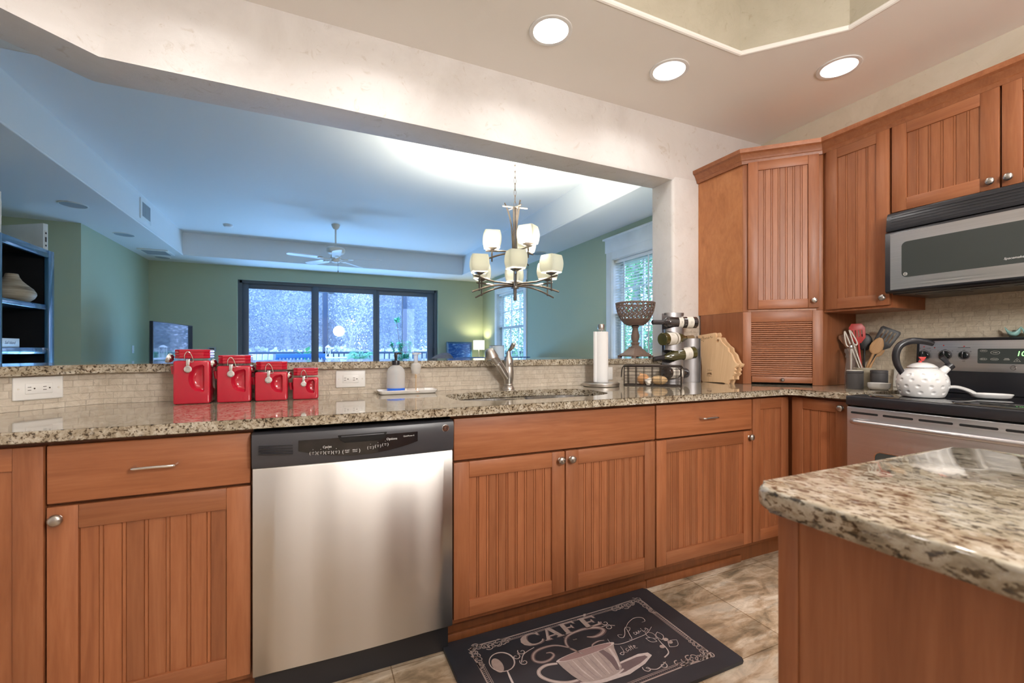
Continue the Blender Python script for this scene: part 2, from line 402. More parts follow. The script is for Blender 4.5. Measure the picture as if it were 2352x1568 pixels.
def clear(name, col, rough=.02, alpha=.12, ior=1.45):
    """thin clear material: mostly see-through with a glossy skin"""
    t = NT(name); n = t.n; n.remove(t.b)
    tr = n.new('ShaderNodeBsdfTransparent'); tr.inputs[0].default_value = (*col, 1)
    gl = n.new('ShaderNodeBsdfGlossy'); gl.inputs['Roughness'].default_value = rough
    lw_ = n.new('ShaderNodeLayerWeight'); lw_.inputs['Blend'].default_value = .5; pw = n.new('ShaderNodeMath'); pw.operation = 'POWER'; t.l.new(lw_.outputs['Facing'], pw.inputs[0]); pw.inputs[1].default_value = 5
    fr = n.new('ShaderNodeMath'); fr.operation = 'MULTIPLY_ADD'; t.l.new(pw.outputs[0], fr.inputs[0]); fr.inputs[1].default_value = .9; fr.inputs[2].default_value = .03
    mx = n.new('ShaderNodeMixShader'); t.l.new(fr.outputs[0], mx.inputs[0]); t.l.new(tr.outputs[0], mx.inputs[1]); t.l.new(gl.outputs[0], mx.inputs[2])
    if alpha:
        df = n.new('ShaderNodeBsdfDiffuse'); df.inputs[0].default_value = (.9, .9, .9, 1)
        m2 = n.new('ShaderNodeMixShader'); m2.inputs[0].default_value = alpha; t.l.new(mx.outputs[0], m2.inputs[1]); t.l.new(df.outputs[0], m2.inputs[2]); mx = m2
    t.l.new(mx.outputs[0], t.out.inputs[0]); return t.mat
M['pane'] = clear('window_glass', (.97, .99, 1.0), 0.0, 0)
M['acrylic'] = clear('clear_acrylic', (.95, .93, .91), .03, .08)
M['frost'] = clear('frosted_plastic', (.88, .88, .86), .1, .38)
M['blue_liquid'] = plain('blue_soap', (.03, .16, .75), .2)
M['amber'] = plain('amber_soap', (.80, .42, .20), .3)
def bottle_glass(name, col):
    return plain(name, col, .05, coat=.8)
M['bottle_black'] = bottle_glass('dark_bottle_glass', (.022, .016, .018))
M['bottle_olive'] = bottle_glass('olive_bottle_glass', (.060, .055, .014))
M['label_cream'] = plain('cream_label', (.78, .75, .68), .7)
M['label_ink'] = plain('label_ink', (.16, .12, .10), .7)
M['foil'] = plain('neck_foil', (.045, .04, .045), .3, .3)
M['tan_foil'] = plain('tan_foil', (.32, .24, .14), .4, .3)
def glow(name, col, s): return plain(name, (.8, .8, .8), .5, emit=col, es=s)
def milk_glass():
    q = NT('lit_glass_shade'); q.set(Base_Color=(.90, .88, .78, 1), Roughness=.35, Emission_Color=(1.0, .96, .78, 1), Emission_Strength=.22)
    tl = q.n.new('ShaderNodeBsdfTranslucent'); tl.inputs[0].default_value = (.27, .265, .225, 1); mx = q.n.new('ShaderNodeMixShader'); mx.inputs[0].default_value = .6
    q.l.new(q.b.outputs[0], mx.inputs[1]); q.l.new(tl.outputs[0], mx.inputs[2]); q.l.new(mx.outputs[0], q.out.inputs[0]); return q.mat
M['shade'] = milk_glass()
M['bulb'] = glow('lit_lens', (1.0, .98, .96), 2.6)
M['lampshade'] = glow('lit_fabric_shade', (1.0, .93, .66), .9)
M['digits'] = glow('green_digits', (.15, 1.0, .12), 2.0)
# ================================================================ THE ROOM
ZK = 2.545          # kitchen ceiling
ZS, ZT = 2.60, 2.97 # living room soffit and tray
YC, YB, YR = 1.52, 2.14, 2.34     # cabinet face, wall face on the kitchen side, on the living side
XW = 2.911          # kitchen right wall
XL = 3.49           # living room right wall
ZC = .887           # countertop

b = MB(); b.box(-4.2, 3.7, -3.2, 9.6, -.12, 0); struct(b.build('floor', M['floor'], smooth=0))

# pass-through wall: straight part and the part turned 45 degrees at the left
plan = [(XW+.1, YB), (-.73, YB), (-2.4, YB-1.67), (-2.541, YB-1.529), (-.813, YR), (XW+.1, YR)]
b = MB(); b.prism(plan, 2.172, 2.66, bev=.022, seg=4)
b.prism(plan, 0, .999)
b.box(2.088, XW+.1, YB+.0008, YR-.0008, -.01, 2.4, bev=.02, seg=4)
struct(b.build('wall_front', M['plaster'], smooth=50))
# stone strip between counter and bar
b = MB(); b.prism([(2.088, YB-.012), (-.726, YB-.012), (-2.38, YB-1.666), (-2.39, YB-1.656), (-.73, YB+.004), (2.088, YB+.004)], ZC+.0005, 1.003)
b.box(2.05, 2.302, YB-.013, YB+.004, ZC+.0005, 1.283)
struct(b.build('wall_backsplash_front', M['stone_x'], smooth=0))
b = MB(); b.box(XW-.012, XW+.004, -1.5, 1.53, ZC+.0005, 1.76); struct(b.build('wall_backsplash_right', M['stone_y'], smooth=0))
b = MB(); b.box(XW, XW+.15, -3.2, YB+.1, 0, 2.66); struct(b.build('wall_right', M['plaster_tan'], smooth=0))
b = MB(); b.box(-4.2, XW+.1, -3.2, -3.05, 0, 2.66); struct(b.build('wall_back', M['plaster'], smooth=0))
b = MB(); b.box(-2.62, -2.45, -3.2, .52, 0, 2.66); struct(b.build('wall_left', M['plaster'], smooth=0))

# kitchen ceiling with its raised tray (clipped corners)
hole = [(1.931, 1.533), (2.231, 1.203), (2.231, -1.3), (1.931, -1.63), (-1.6, -1.63), (-1.9, -1.3), (-1.9, 1.203), (-1.6, 1.533)]
b = MB()
def disc_hole(cx, cy, r, n=24): return [(cx+r*math.cos(2*PI*i/n), cy+r*math.sin(2*PI*i/n)) for i in range(n)]
CANS = [(.991, 1.766), (1.694, 1.763), (2.474, 1.384), (.29, 1.766), (-.41, 1.766), (2.474, .3), (2.474, -.7)]
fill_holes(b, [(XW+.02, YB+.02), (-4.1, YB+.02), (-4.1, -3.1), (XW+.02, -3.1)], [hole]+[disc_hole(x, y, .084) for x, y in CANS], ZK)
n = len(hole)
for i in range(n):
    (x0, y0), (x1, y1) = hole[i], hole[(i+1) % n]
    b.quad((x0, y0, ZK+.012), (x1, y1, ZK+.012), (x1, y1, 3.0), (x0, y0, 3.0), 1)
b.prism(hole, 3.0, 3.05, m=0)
b.tube([(x, y, ZK+.010) for x, y in hole], .0125, 10, closed=True)
b.box(-4.15, XW+.1, -3.15, -1.7, ZK+.13, ZK+.14); b.box(-4.15, XW+.1, 1.56, YB+.05, ZK+.13, ZK+.14); b.box(2.26, XW+.1, -1.7, 1.56, ZK+.13, ZK+.14); b.box(-4.15, -1.93, -1.7, 1.56, ZK+.13, ZK+.14)
struct(b.build('ceiling', [M['ceil_kitchen'], M['plaster_tray']], smooth=30))

# living room ceiling: soffit ring and raised tray
b = MB(); th = [(-1.9, 3.07), (2.785, 3.07), (2.785, 8.63), (-1.9, 8.63)]
fill_holes(b, [(-4.2, YR-.05), (XL+.1, YR-.05), (XL+.1, 9.5), (-4.2, 9.5)], [th], ZS)
for i in range(4):
    (x0, y0), (x1, y1) = th[i], th[(i+1) % 4]
    b.quad((x0, y0, ZS+.012), (x1, y1, ZS+.012), (x1, y1, ZT+.01), (x0, y0, ZT+.01))
b.box(-2.0, 2.9, 3.0, 8.7, ZT, ZT+.05)
b.tube([(x, y, ZS+.011) for x, y in th], .0125, 10, closed=True)
struct(b.build('ceiling', M['ceil_living'], smooth=30))

def wall_with_holes(u0, u1, z1, holes, place):
    """u-z wall split around rectangular holes (ua, ub, za, zb); place(ua, ub, za, zb) adds a box"""
    us = sorted({u0, u1, *[h[0] for h in holes], *[h[1] for h in holes]})
    for a, c in zip(us, us[1:]):
        h = [q for q in holes if q[0] <= a+1e-6 and q[1] >= c-1e-6]
        if not h: place(a, c, 0, z1)
        else:
            if h[0][2] > 0: place(a, c, 0, h[0][2])
            place(a, c, h[0][3], z1)
SL = (-1.244, 2.463, 0, 2.362)
b = MB(); wall_with_holes(-4.2, XL+.1, ZS+.05, [SL], lambda a, c, z0, z1: b.box(a, c, 9.34, 9.56, z0, z1)); struct(b.build('wall_far', M['green'], smooth=0))
WA, WB = (3.36, 4.614, .72, 2.235), (7.2, 8.47, .72, 2.235)
b = MB(); wall_with_holes(YR-.1, 9.4, ZS+.05, [WA, WB], lambda a, c, z0, z1: b.box(XL, XL+.16, a, c, z0, z1)); struct(b.build('wall_right_living', M['green'], smooth=0))
b = MB(); b.box(-2.65, -2.53, 6.95, 9.4, 0, ZS+.03); b.box(-3.5, -2.65, 6.95, 7.07, 0, ZS+.03); b.box(-3.62, -3.5, -3.2, 7.07, 0, ZS+.03)
struct(b.build('wall_left_living', M['green'], smooth=0))
b = MB(); b.box(-2.53, -2.512, 6.95, 9.34, 0, .13, bev=.004); b.box(-2.5, -1.3, 9.322, 9.34, 0, .13, bev=.004); b.box(2.5, XL, 9.322, 9.34, 0, .13, bev=.004)
struct(b.build('baseboard_living', M['white_trim']))
# white trim between living wall and kitchen wall at the pass-through
def side_window(nm, y0, y1, z0, z1):
    b = MB()                                               # casing, sill, header
    for a, c in ((y0-.11, y0+.005), (y1-.005, y1+.11)): b.box(XL-.02, XL+.01, a, c, z0-.02, z1+.1, bev=.003)
    b.box(XL-.024, XL+.01, y0-.13, y1+.13, z1+.095, z1+.265, bev=.003); b.box(XL-.045, XL+.01, y0-.16, y1+.16, z1+.262, z1+.285, bev=.004)
    b.box(XL-.019, XL+.01, y0-.11, y1+.11, z1-.004, z1+.1, bev=.003)
    b.box(XL-.045, XL+.12, y0-.13, y1+.13, z0-.05, z0-.015, bev=.004); b.box(XL-.02, XL+.01, y0-.11, y1+.11, z0-.14, z0-.05, bev=.003)
    b.box(XL+.0, XL+.16, y0, y0+.012, z0-.015, z1, bev=0); b.box(XL+.0, XL+.16, y1-.012, y1, z0-.015, z1); b.box(XL, XL+.16, y0, y1, z1-.012, z1)
    # sashes and muntins
    zm = z0+(z1-z0)*.55
    def sash(x, za, zb, mid):
        t = .05
        b.box(x, x+.03, y0+.02, y0+.02+t, za, zb); b.box(x, x+.03, y1-.02-t, y1-.02, za, zb)
        b.box(x, x+.03, y0+.02, y1-.02, za, za+t); b.box(x, x+.03, y0+.02, y1-.02, zb-t, zb)
        ya, yb = y0+.07, y1-.07
        for k in (1, 2): yy = ya+(yb-ya)*k/3; b.box(x+.005, x+.025, yy-.011, yy+.011, za, zb)
        if mid: b.box(x+.005, x+.025, y0+.05, y1-.05, (za+zb)/2-.011, (za+zb)/2+.011)
    sash(XL+.115, zm-.05, z1-.015, True); sash(XL+.082, z0, zm, False)
    w = struct(b.build(nm, M['white_trim'], smooth=30))
    b = MB(); b.box(XL+.128, XL+.131, y0+.06, y1-.06, zm-.02, z1-.05); b.box(XL+.095, XL+.098, y0+.06, y1-.06, z0+.04, zm-.03)
    b.build('pane', M['pane'], w, smooth=0)
side_window('window_1', *WA); side_window('window_2', *WB)

def blind(y0, y1, z0, z1, label):
    t = thing('window_blind', label, 'blind', (XL+.055, (y0+y1)/2, z0), 0, 'slatted blinds in the side windows'); w = (y1-y0)/2-.016
    b = MB(); b.box(-.028, .026, -w, w, z1-z0-.055, z1-z0-.014, bev=.003); b.build('head_rail', M['white_trim'], t)
    b = MB(); k = 0; z = .03
    while z < z1-z0-.06:
        b.prism([(-.022, z+.0012), (-.022, z-.0012), (0, z+.0022), (.022, z-.0012), (.022, z+.0012), (0, z+.0046)], -w, w, 'y') if False else b.box(-.022, .022, -w, w, z-.0014, z+.0014)
        z += .0345
    b.build('slats', M['white_trim'], t, smooth=0)
    b = MB()
    for yy in (-w*.72, 0, w*.72): b.box(-.0235, -.0225, yy-.012, yy+.012, .015, z1-z0-.05)
    b.build('ladder_tape', M['white_trim'], t, smooth=0)
    b = MB(); b.box(-.024, .024, -w, w, .0, .016, bev=.003); b.build('bottom_rail', M['white_trim'], t)
blind(WA[0], WA[1], WA[2], WA[3], 'white slatted blind in the window right of the paper towels, behind the footed bowl')
blind(WB[0], WB[1], WB[2], WB[3], 'white slatted blind in the far window behind the hanging chandelier')

# sliding glass door in the far wall
def slider():
    Y0 = 9.42; k = 1.0086
    b = MB(); x0, x1 = SL[0]+.03, SL[1]-.036
    b.box(x0-.04, x0+.035, Y0-.01, Y0+.12, 0, 2.375); b.box(x1-.025, x1+.045, Y0-.01, Y0+.12, 0, 2.375); b.box(x0, x1, Y0-.01, Y0+.12, 2.31, 2.375); b.box(x0, x1, Y0-.02, Y0+.12, 0, .03)
    d = struct(b.build('door_1', M['dark_frame'], smooth=0))
    gl = [(-1.076, -.024, 0.03), (.108, 1.129, 0.0), (1.258, 2.254, 0.03)]
    ed = [(x0+.03, .05), (.0, 1.195), (1.19, x1-.02)]
    for (a, c, dy), (e0, e1) in zip(gl, ed):
        b = MB(); y = Y0+dy
        b.box(e0, a, y, y+.035, .03, 2.32, bev=.004); b.box(c, e1, y, y+.035, .03, 2.32, bev=.004)
        b.box(e0, e1, y+.001, y+.034, 2.215, 2.33, bev=.003); b.box(e0, e1, y+.001, y+.034, .03, .14, bev=.003)
        s_ = b.build('sliding_panel', M['dark_frame'], d)
        b = MB(); b.box(a-.01, c+.01, y+.015, y+.021, .13, 2.225); b.build('pane', M['pane'], s_, smooth=0)
    b = MB(); b.box(x1-.055, x1-.03, Y0-.04, Y0-.005, .95, 1.12, bev=.006); b.build('handle', M['black_plastic'], d)
slider()

# white double door folded open behind the bookcase at the left
def leaf(nm, p, ang, w, lockside):
    b = MB(); b.box(0, w, 0, .042, .01, 2.36, bev=.003)
    for z0, z1 in ((.25, 1.0), (1.15, 2.2)): b.box(.13, w-.13, -.004, .0, z0, z1, bev=.003)
    d = struct(b.build(nm, M['white_trim'], loc=p, rotz=ang))
    b = MB(); b.box(-.0015, 0.001, .010, .030, 2.10, 2.29, bev=0); b.build('strike_plate', M['ivory'], d, smooth=0)
    b = MB()
    for z in (2.255, 2.13): b.box(-.0025, 0, .013, .026, z, z+.018)
    b.box(-.0025, 0, .013, .027, 2.175, 2.225); b.build('lock_slot', M['outlet_slot'], d, smooth=0)
leaf('door_2', (-2.45, 6.03, 0), math.radians(147), .85, 1)
leaf('door_3', (-2.30, 4.965, 0), math.radians(205), .75, 1)

# recessed cans (kitchen)
def can(x, y, label, first=None):
    t = thing('recessed_light', label, 'ceiling light', (x, y, ZK), 0, 'recessed kitchen ceiling lights')
    b = MB(); b.lathe([(.080, -.0005), (.098, -.001), (.098, -.0055), (.094, -.007), (.080, -.005), (.080, -.0005)], 40); b.build('trim_ring', M['white_plastic'], t)
    b = MB(); b.lathe([(.080, -.004), (.076, .02), (.064, .075), (.058, .085)], 40); b.build('reflector', M['white_glaze'], t)
    b = MB(); b.lathe([(0, .074), (.035, .076), (.0600, .084)], 32); b.build('lens', M['bulb'], t)
    return t
CANLAB = ['round recessed light nearest the pass-through opening, leftmost of the three lit', 'round recessed light in the middle, near the lower corner of the raised ceiling', 'round recessed light over the right-hand wall cabinets']
for (x, y), lb in zip(CANS, CANLAB): can(x, y, lb)
for x, y in CANS[3:]: can(x, y, 'round recessed kitchen light further along the ceiling, past the picture edge')
for i, (x, y) in enumerate(CANS):
    lamp('can_light', 'SPOT', (x, y, ZK+.066), (11, 11, 8, 10.5, 9, 16, 16)[i], (1.0, .975, .95), spot_size=math.radians(150), spot_blend=.4, shadow_soft_size=.045)

# living room ceiling fittings
def grille(x, y, r, label):
    t = thing('ceiling_speaker', label, 'speaker', (x, y, ZS), 0, 'round speakers in the living room ceiling')
    b = MB(); b.lathe([(r*.9, 0), (r, -.001), (r, -.006), (r*.93, -.009), (r*.9, -.006)], 40); b.build('trim_ring', M['white_trim'], t)
    b = MB(); b.lathe([(0, -.0055), (r*.92, -.005)], 40); b.build('speaker_cloth', M['grille'], t)
grille(-2.277, 6.085, .12, 'round grey ceiling speaker nearest the bookcase')
grille(-2.258, 7.388, .115, 'round grey ceiling speaker between the bookcase and the flat vent')
grille(-2.247, 8.97, .11, 'small round ceiling speaker in the far left corner by the flat vent')
grille(3.238, 6.147, .12, 'round grey ceiling speaker behind the chandelier')
t = thing('ceiling_vent', 'flat white rectangular vent under the soffit near the far left corner', 'vent', (-2.2, 8.48, ZS))
b = MB(); b.box(-.19, .19, -.19, .19, -.018, 0, bev=.005); b.build('frame', M['white_trim'], t)
b = MB()
for i in range(9): b.box(-.15, .15, -.15+i*.036, -.13+i*.036, -.022, -.016)
b.build('louvres', M['grille'], t, smooth=0)
t = thing('air_return', 'upright louvred air vent on the face of the left soffit', 'vent', (-1.9, 6.89, 2.80))
b = MB(); b.box(0, .012, -.19, .19, -.125, .125, bev=.004); b.build('frame', M['white_trim'], t)
b = MB()
for i in range(10): b.box(.010, .016, -.14+i*.029, -.122+i*.029, -.085, .085)
b.build('louvres', M['grille'], t, smooth=0)
b = MB(); b.lathe([(0, -.038), (.045, -.036), (.062, -.02), (.066, 0)], 32); t = thing('smoke_detector', 'small round white smoke detector on the raised ceiling left of the fan', 'smoke detector', (-1.163, 7.844, ZT)); b.build('housing', M['white_plastic'], t)
b = MB(); b.lathe([(.048, -.030), (.060, -.018)], 32); b.build('vent_band', M['grille'], t)

# ================================================================ CABINETS
def knob_bm(r=.0155):
    b = MB(); pts = [(0, -.026), (r*.62, -.0255), (r*.95, -.021), (r, -.017), (r*.8, -.0115), (.0055, -.009), (.005, -.003), (.0085, 0)]
    b.lathe(pts, 24); b.bm.transform(Matrix.Rotation(-PI/2, 4, 'X') if False else Matrix(((1, 0, 0, 0), (0, 0, 1, 0), (0, 1, 0, 0), (0, 0, 0, 1)))); return b
def knob(par, x, z, mat='nickel'): return knob_bm().build('knob', M[mat], par, loc=(x, 0, z))
def pull(par, x, z, w=.095):
    b = MB(); b.tube(smooth_path([(-w/2, 0, 0), (-w/2, -.018, 0), (-w/2+.006, -.027, 0), (0, -.029, .001), (w/2-.006, -.027, 0), (w/2, -.018, 0), (w/2, 0, 0)], 4), .0042, 10)
    return b.build('handle', M['chrome'], par, loc=(x, 0, z))

def door(par, x0, x1, z0, z1, st=.058, th=.02, kx=None, kz=None, pitch=.040, bead=True, name='door', knobmat='nickel'):
    """frame-and-beadboard door, front at y=0"""
    w, h = x1-x0, z1-z0; b = MB(); bv = .0022
    b.box(0, st, 0, th, 0, h, 0, bv); b.box(w-st, w, 0, th, 0, h, 0, bv)
    b.box(st, w-st, .0004, th, h-st, h, 1, bv); b.box(st, w-st, .0004, th, 0, st, 1, bv)
    # beadboard panel: grooves come in pairs
    d = .0075; a, c = st-.004, w-st+.004; pr = [(a, d)]
    if bead:
        n = max(2, round((c-a)/pitch)); p = (c-a)/n
        for i in range(n+1):
            for off in (-.0045, .0045):
                gx = a+i*p+off
                if gx-.0015 > pr[-1][0]+.0005 and gx+.0015 < c-.001: pr += [(gx-.0014, d), (gx, d+.0026), (gx+.0014, d)]
    pr += [(c, d), (c, th-.002), (a, th-.002)]
    b.prism(pr, st-.004, h-st+.004, 'z', 0)
    o = b.build(name, [M['wood_v'], M['wood_h']], par, smooth=25, loc=(x0, 0, z0))
    if kx is not None: knob(o, kx-x0, kz-z0, knobmat)
    return o
def drawer(par, x0, x1, z0, z1, handle=True, name='drawer'):
    b = MB(); b.box(0, x1-x0, 0, .02, 0, z1-z0, 0, .0035, 3); o = b.build(name, M['wood_h'], par, loc=(x0, 0, z0))
    if handle: pull(o, (x1-x0)/2, (z1-z0)*.52)
    return o
def carcass(par, x0, x1, depth=.60, top=.855, toe=True):
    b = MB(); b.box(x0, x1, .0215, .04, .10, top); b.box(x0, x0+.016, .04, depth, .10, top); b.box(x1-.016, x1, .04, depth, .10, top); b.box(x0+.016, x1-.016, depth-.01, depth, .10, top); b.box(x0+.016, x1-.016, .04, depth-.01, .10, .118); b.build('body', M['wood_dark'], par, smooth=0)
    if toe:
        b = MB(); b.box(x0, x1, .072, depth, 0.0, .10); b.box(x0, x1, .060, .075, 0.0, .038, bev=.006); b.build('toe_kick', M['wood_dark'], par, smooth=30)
def base(name, label, x0, x1, loc, rz=0):
    t = thing(name, label, 'cabinet', loc, rz, 'cherry base cabinets'); return t
DT, DB, SP0, SP1 = .842, .123, .692, .684

t = base('base_cabinet', 'cherry base cabinet cut off by the left picture edge, tall door only', 0, 0, (-1.085, YC, 0))
carcass(t, 0, .461, .24); door(t, .012, .458, DB, DT)
t = base('base_cabinet', 'cherry drawer cabinet left of the dishwasher, round knob at door top left', 0, 0, (-.624, YC, 0))
carcass(t, .0, .460); drawer(t, .003, .456, SP0, DT); door(t, .003, .456, DB, SP1, kx=.026, kz=.654, st=.062, pitch=.045)
t = base('sink_base_cabinet', 'wide cherry sink cabinet with plain top panel and two doors', 0, 0, (.452, YC, 0))
carcass(t, 0, .932); drawer(t, .006, .928, SP0, DT, False, 'false_front'); door(t, .006, .465, DB, SP1, kx=.442, kz=.652); door(t, .470, .928, DB, SP1, kx=.492, kz=.652)
t = base('base_cabinet', 'cherry drawer cabinet right of the sink cabinet, knob at door top right', 0, 0, (1.384, YC, 0))
carcass(t, 0, .62); drawer(t, .004, .617, SP0, DT); door(t, .004, .617, DB, SP1, kx=.597, kz=.655)
t = base('corner_base_cabinet', 'cherry inside corner cabinet with two doors meeting at a right angle', 0, 0, (2.004, YC, 0))
b = MB(); b.prism([(0, .0215), (.300, .0215), (.300, -.29), (.885, -.29), (.885, .60), (0, .60)], .10, .855); b.build('body', M['wood_dark'], t, smooth=0)
b = MB(); b.prism([(0, .072), (.352, .072), (.352, -.29), (.885, -.29), (.885, .6), (0, .6)], 0, .10); b.build('toe_kick', M['wood_dark'], t, smooth=0)
door(t, .006, .277, DB, DT, st=.055, pitch=.042)
d2 = door(t, 0, .266, DB, DT, st=.055, pitch=.042, kx=.240, kz=.812); d2.location = (.279, -.016, DB); d2.rotation_euler = (0, 0, -PI/2)
t = base('base_cabinet', 'cherry base cabinet beyond the range on the right wall', 0, 0, (2.283, .445, 0), -PI/2)
carcass(t, 0, .6); drawer(t, .004, .596, SP0, DT); door(t, .004, .596, DB, SP1, kx=.03, kz=.65)

# upper cabinets
ZU0, ZU1 = 1.31, 2.20
t = thing('corner_wall_cabinet', 'cherry corner wall cabinet with angled beadboard door above the tambour unit', 'cabinet', (2.306, 1.812, 0), -PI/4, 'cherry wall cabinets')
def loc2(x, y):  # world xy to the cabinet's own frame
    v = Matrix.Rotation(PI/4, 2) @ Vector((x-2.306, y-1.812)); return (v.x, v.y)
cpoly = [loc2(2.306, YB-.001), loc2(2.306, 1.812), loc2(2.588, 1.53), loc2(XW-.001, 1.53), loc2(XW-.001, YB-.001)]
cw = math.hypot(.282, .282)
b = MB(); b.prism(cpoly, ZU0, ZU1, m=0); b.build('body', M['burl'], t, smooth=0)
b = MB()
for a, c in ((0, .030), (cw-.030, cw)): b.box(a, c, -.003, .001, ZU0, ZU1, 0, .001)
b.build('face_stile', M['wood_v'], t)
dd = door(t, .026, cw-.022, 1.322, 2.176, st=.052, pitch=.036, kx=cw-.048, kz=1.362, knobmat='chrome'); dd.location.y = -.020
t = thing('appliance_garage', 'cherry corner unit with a slatted tambour shutter standing on the counter', 'cabinet', (2.306, 1.812, ZC), -PI/4)
gz = ZU0-ZC-.001
b = MB()
o_l = [loc2(2.306, YB-.012), loc2(2.306, 1.812), (.012, .012), loc2(2.33, YB-.012)]
b.prism([loc2(2.306, YB-.018), loc2(2.306, 1.812), (.05, .02), loc2(2.335, YB-.018)], 0.001, gz, m=0)
b.prism([(cw, 0), loc2(XW-.014, 1.53), loc2(XW-.014, 1.55), (cw-.02, .02)], .001, gz, m=0)
b.box(.02, cw-.02, .012, .25, gz-.015, gz, m=0)
b.build('side_panel', M['wood_v'], t, smooth=0)
b = MB(); b.box(0, .045, -.004, .018, .001, gz, 0, .0015); b.box(cw-.050, cw, -.004, .018, .001, gz, 0, .0015); b.box(.045, cw-.05, -.0035, .018, gz-.062, gz, 1, .0015); b.build('face_frame', [M['wood_v'], M['wood_h']], t)
b = MB(); nz = 26; zb, zt_ = .047, gz-.062
for i in range(nz):
    z0 = zb+(zt_-zb)*i/nz; z1 = zb+(zt_-zb)*(i+1)/nz
    b.prism([(.012, z0), (.0025, z0+.0018), (.0012, z0+.005), (.0012, z1-.0055), (.003, z1-.002), (.008, z1-.0005), (.012, z1-.0005)], .046, cw-.051, 'x', 0)
tam = b.build('tambour', M['wood_h'], t, smooth=35)
b = MB(); b.box(.0465, cw-.0515, -.010, .014, .012, .047, 0, .0025); rl = b.build('tambour_rail', M['wood_h'], t)
kb = knob_bm(.010); kb.build('knob', M['bronze'], rl, loc=(cw/2, -.008, .030))
b = MB(); b.box(.03, cw-.03, .03, .04, .001, .06); b.build('dark_gap', M['void'], t, smooth=0)

XU = 2.575
t = thing('wall_cabinet', 'narrow tall cherry wall cabinet between the corner cabinet and the microwave', 'cabinet', (XU, 1.529, 0), -PI/2, 'cherry wall cabinets')
b = MB(); b.box(0, .320, .021, XW-XU-.001, ZU0-.015, ZU1); b.build('body', M['wood_v'], t, smooth=0)
door(t, .022, .315, 1.308, 2.178, st=.056, pitch=.042, kx=.292, kz=1.345)
t = thing('wall_cabinet', 'short two-door cherry wall cabinet above the microwave', 'cabinet', (XU, 1.208, 0), -PI/2, 'cherry wall cabinets')
b = MB(); b.box(0, .764, .021, XW-XU-.001, 1.745, ZU1); b.build('body', M['wood_v'], t, smooth=0)
door(t, .004, .375, 1.755, 2.178, st=.058, pitch=.047, kx=.352, kz=1.787); door(t, .382, .760, 1.755, 2.178, st=.058, pitch=.047, kx=.405, kz=1.787)
t = thing('wall_cabinet', 'tall cherry wall cabinet past the microwave at the right edge', 'cabinet', (XU, .440, 0), -PI/2, 'cherry wall cabinets')
b = MB(); b.box(0, .45, .021, XW-XU-.001, ZU0-.015, ZU1); b.build('body', M['wood_v'], t, smooth=0); door(t, .004, .446, 1.308, 2.178, kx=.03, kz=1.345)

# crown moulding along the cabinet tops
def sweep(path, prof):
    """prof: (outward distance, z); path runs with the room on its left... outward = right-hand normal flipped"""
    rings = []
    for i, p in enumerate(path):
        p = Vector(p); dirs = []
        if i > 0: dirs.append((p-Vector(path[i-1])).normalized())
        if i < len(path)-1: dirs.append((Vector(path[i+1])-p).normalized())
        ns = [Vector((d.y, -d.x)) for d in dirs]
        nrm = ns[0] if len(ns) == 1 else (ns[0]+ns[1]).normalized()/max(.3, math.cos(ns[0].angle(ns[1])/2))
        rings.append([(p.x+nrm.x*o, p.y+nrm.y*o, z) for o, z in prof])
    return rings
cp = [(2.306, YB-.001), (2.306, 1.812), (2.588, 1.53), (2.588, -.01)]
prof = [(.0, 2.172), (.014, 2.172), (.016, 2.182), (.019, 2.190), (.022, 2.193), (.026, 2.204), (.036, 2.220), (.047, 2.228), (.049, 2.240), (.049, 2.250), (.0, 2.250)]
b = MB(); b.loft(sweep(cp, prof), 0)
tag(b.build('crown_moulding', M['wood_h'], smooth=20), 'stained cherry crown moulding capping the wall cabinets', 'moulding')

# ================================================================ COUNTERS, SINK
YF = 1.485; XF = 2.248
cpoly = [(-1.365, YF), (XF-.05, YF)]+[(XF-.05+.05*math.sin(math.radians(a)), YF-.05+.05*math.cos(math.radians(a))) for a in (30, 60, 90)]+[(XF, 1.216), (XW-.013, 1.216), (XW-.013, YB-.013), (-.727, YB-.013), (-1.38, YF+.002)]
b = MB(); b.prism(cpoly[:-1], ZC-.030, ZC, bev=.006, seg=3, bsel=lambda e: all(v.co.y < YF+.01 or (v.co.x > XF-.06 and v.co.x < XF+.01 and v.co.y > 1.2) for v in e.verts) and abs(e.verts[0].co.z-e.verts[1].co.z) < 1e-5 and not all(abs(v.co.y-1.216) < 1e-4 for v in e.verts))
ct = tag(b.build('countertop', M['granite']), 'speckled beige granite L-shaped countertop along the peninsula and corner', 'countertop')
so = sup(.895, 1.795, .372, .185, 3.4, 56)
b = MB(); b.prism(so, .8, .95); cut(ct, b.build('cutter', M['granite'], smooth=0))
b = MB(); b.box(XF+.036, XW-.013, -.2, .444, ZC-.03, ZC, bev=.006, seg=3)
tag(b.build('countertop', M['granite']), 'short granite countertop on the far side of the range', 'countertop')
b = MB(); zf = ZC-.032
L_, R_ = sup(.705, 1.79, .168, .170, 3.2, 44), sup(1.085, 1.80, .170, .182, 3.2, 44)
fill_holes(b, sup(.895, 1.795, .392, .205, 3.4, 56), [L_, R_], zf)
snk = thing('kitchen_sink', 'undermounted stainless steel double-bowl sink below the window ledge counter', 'sink', (0, 0, 0))
b.build('rim', M['steel'], snk, smooth=0)
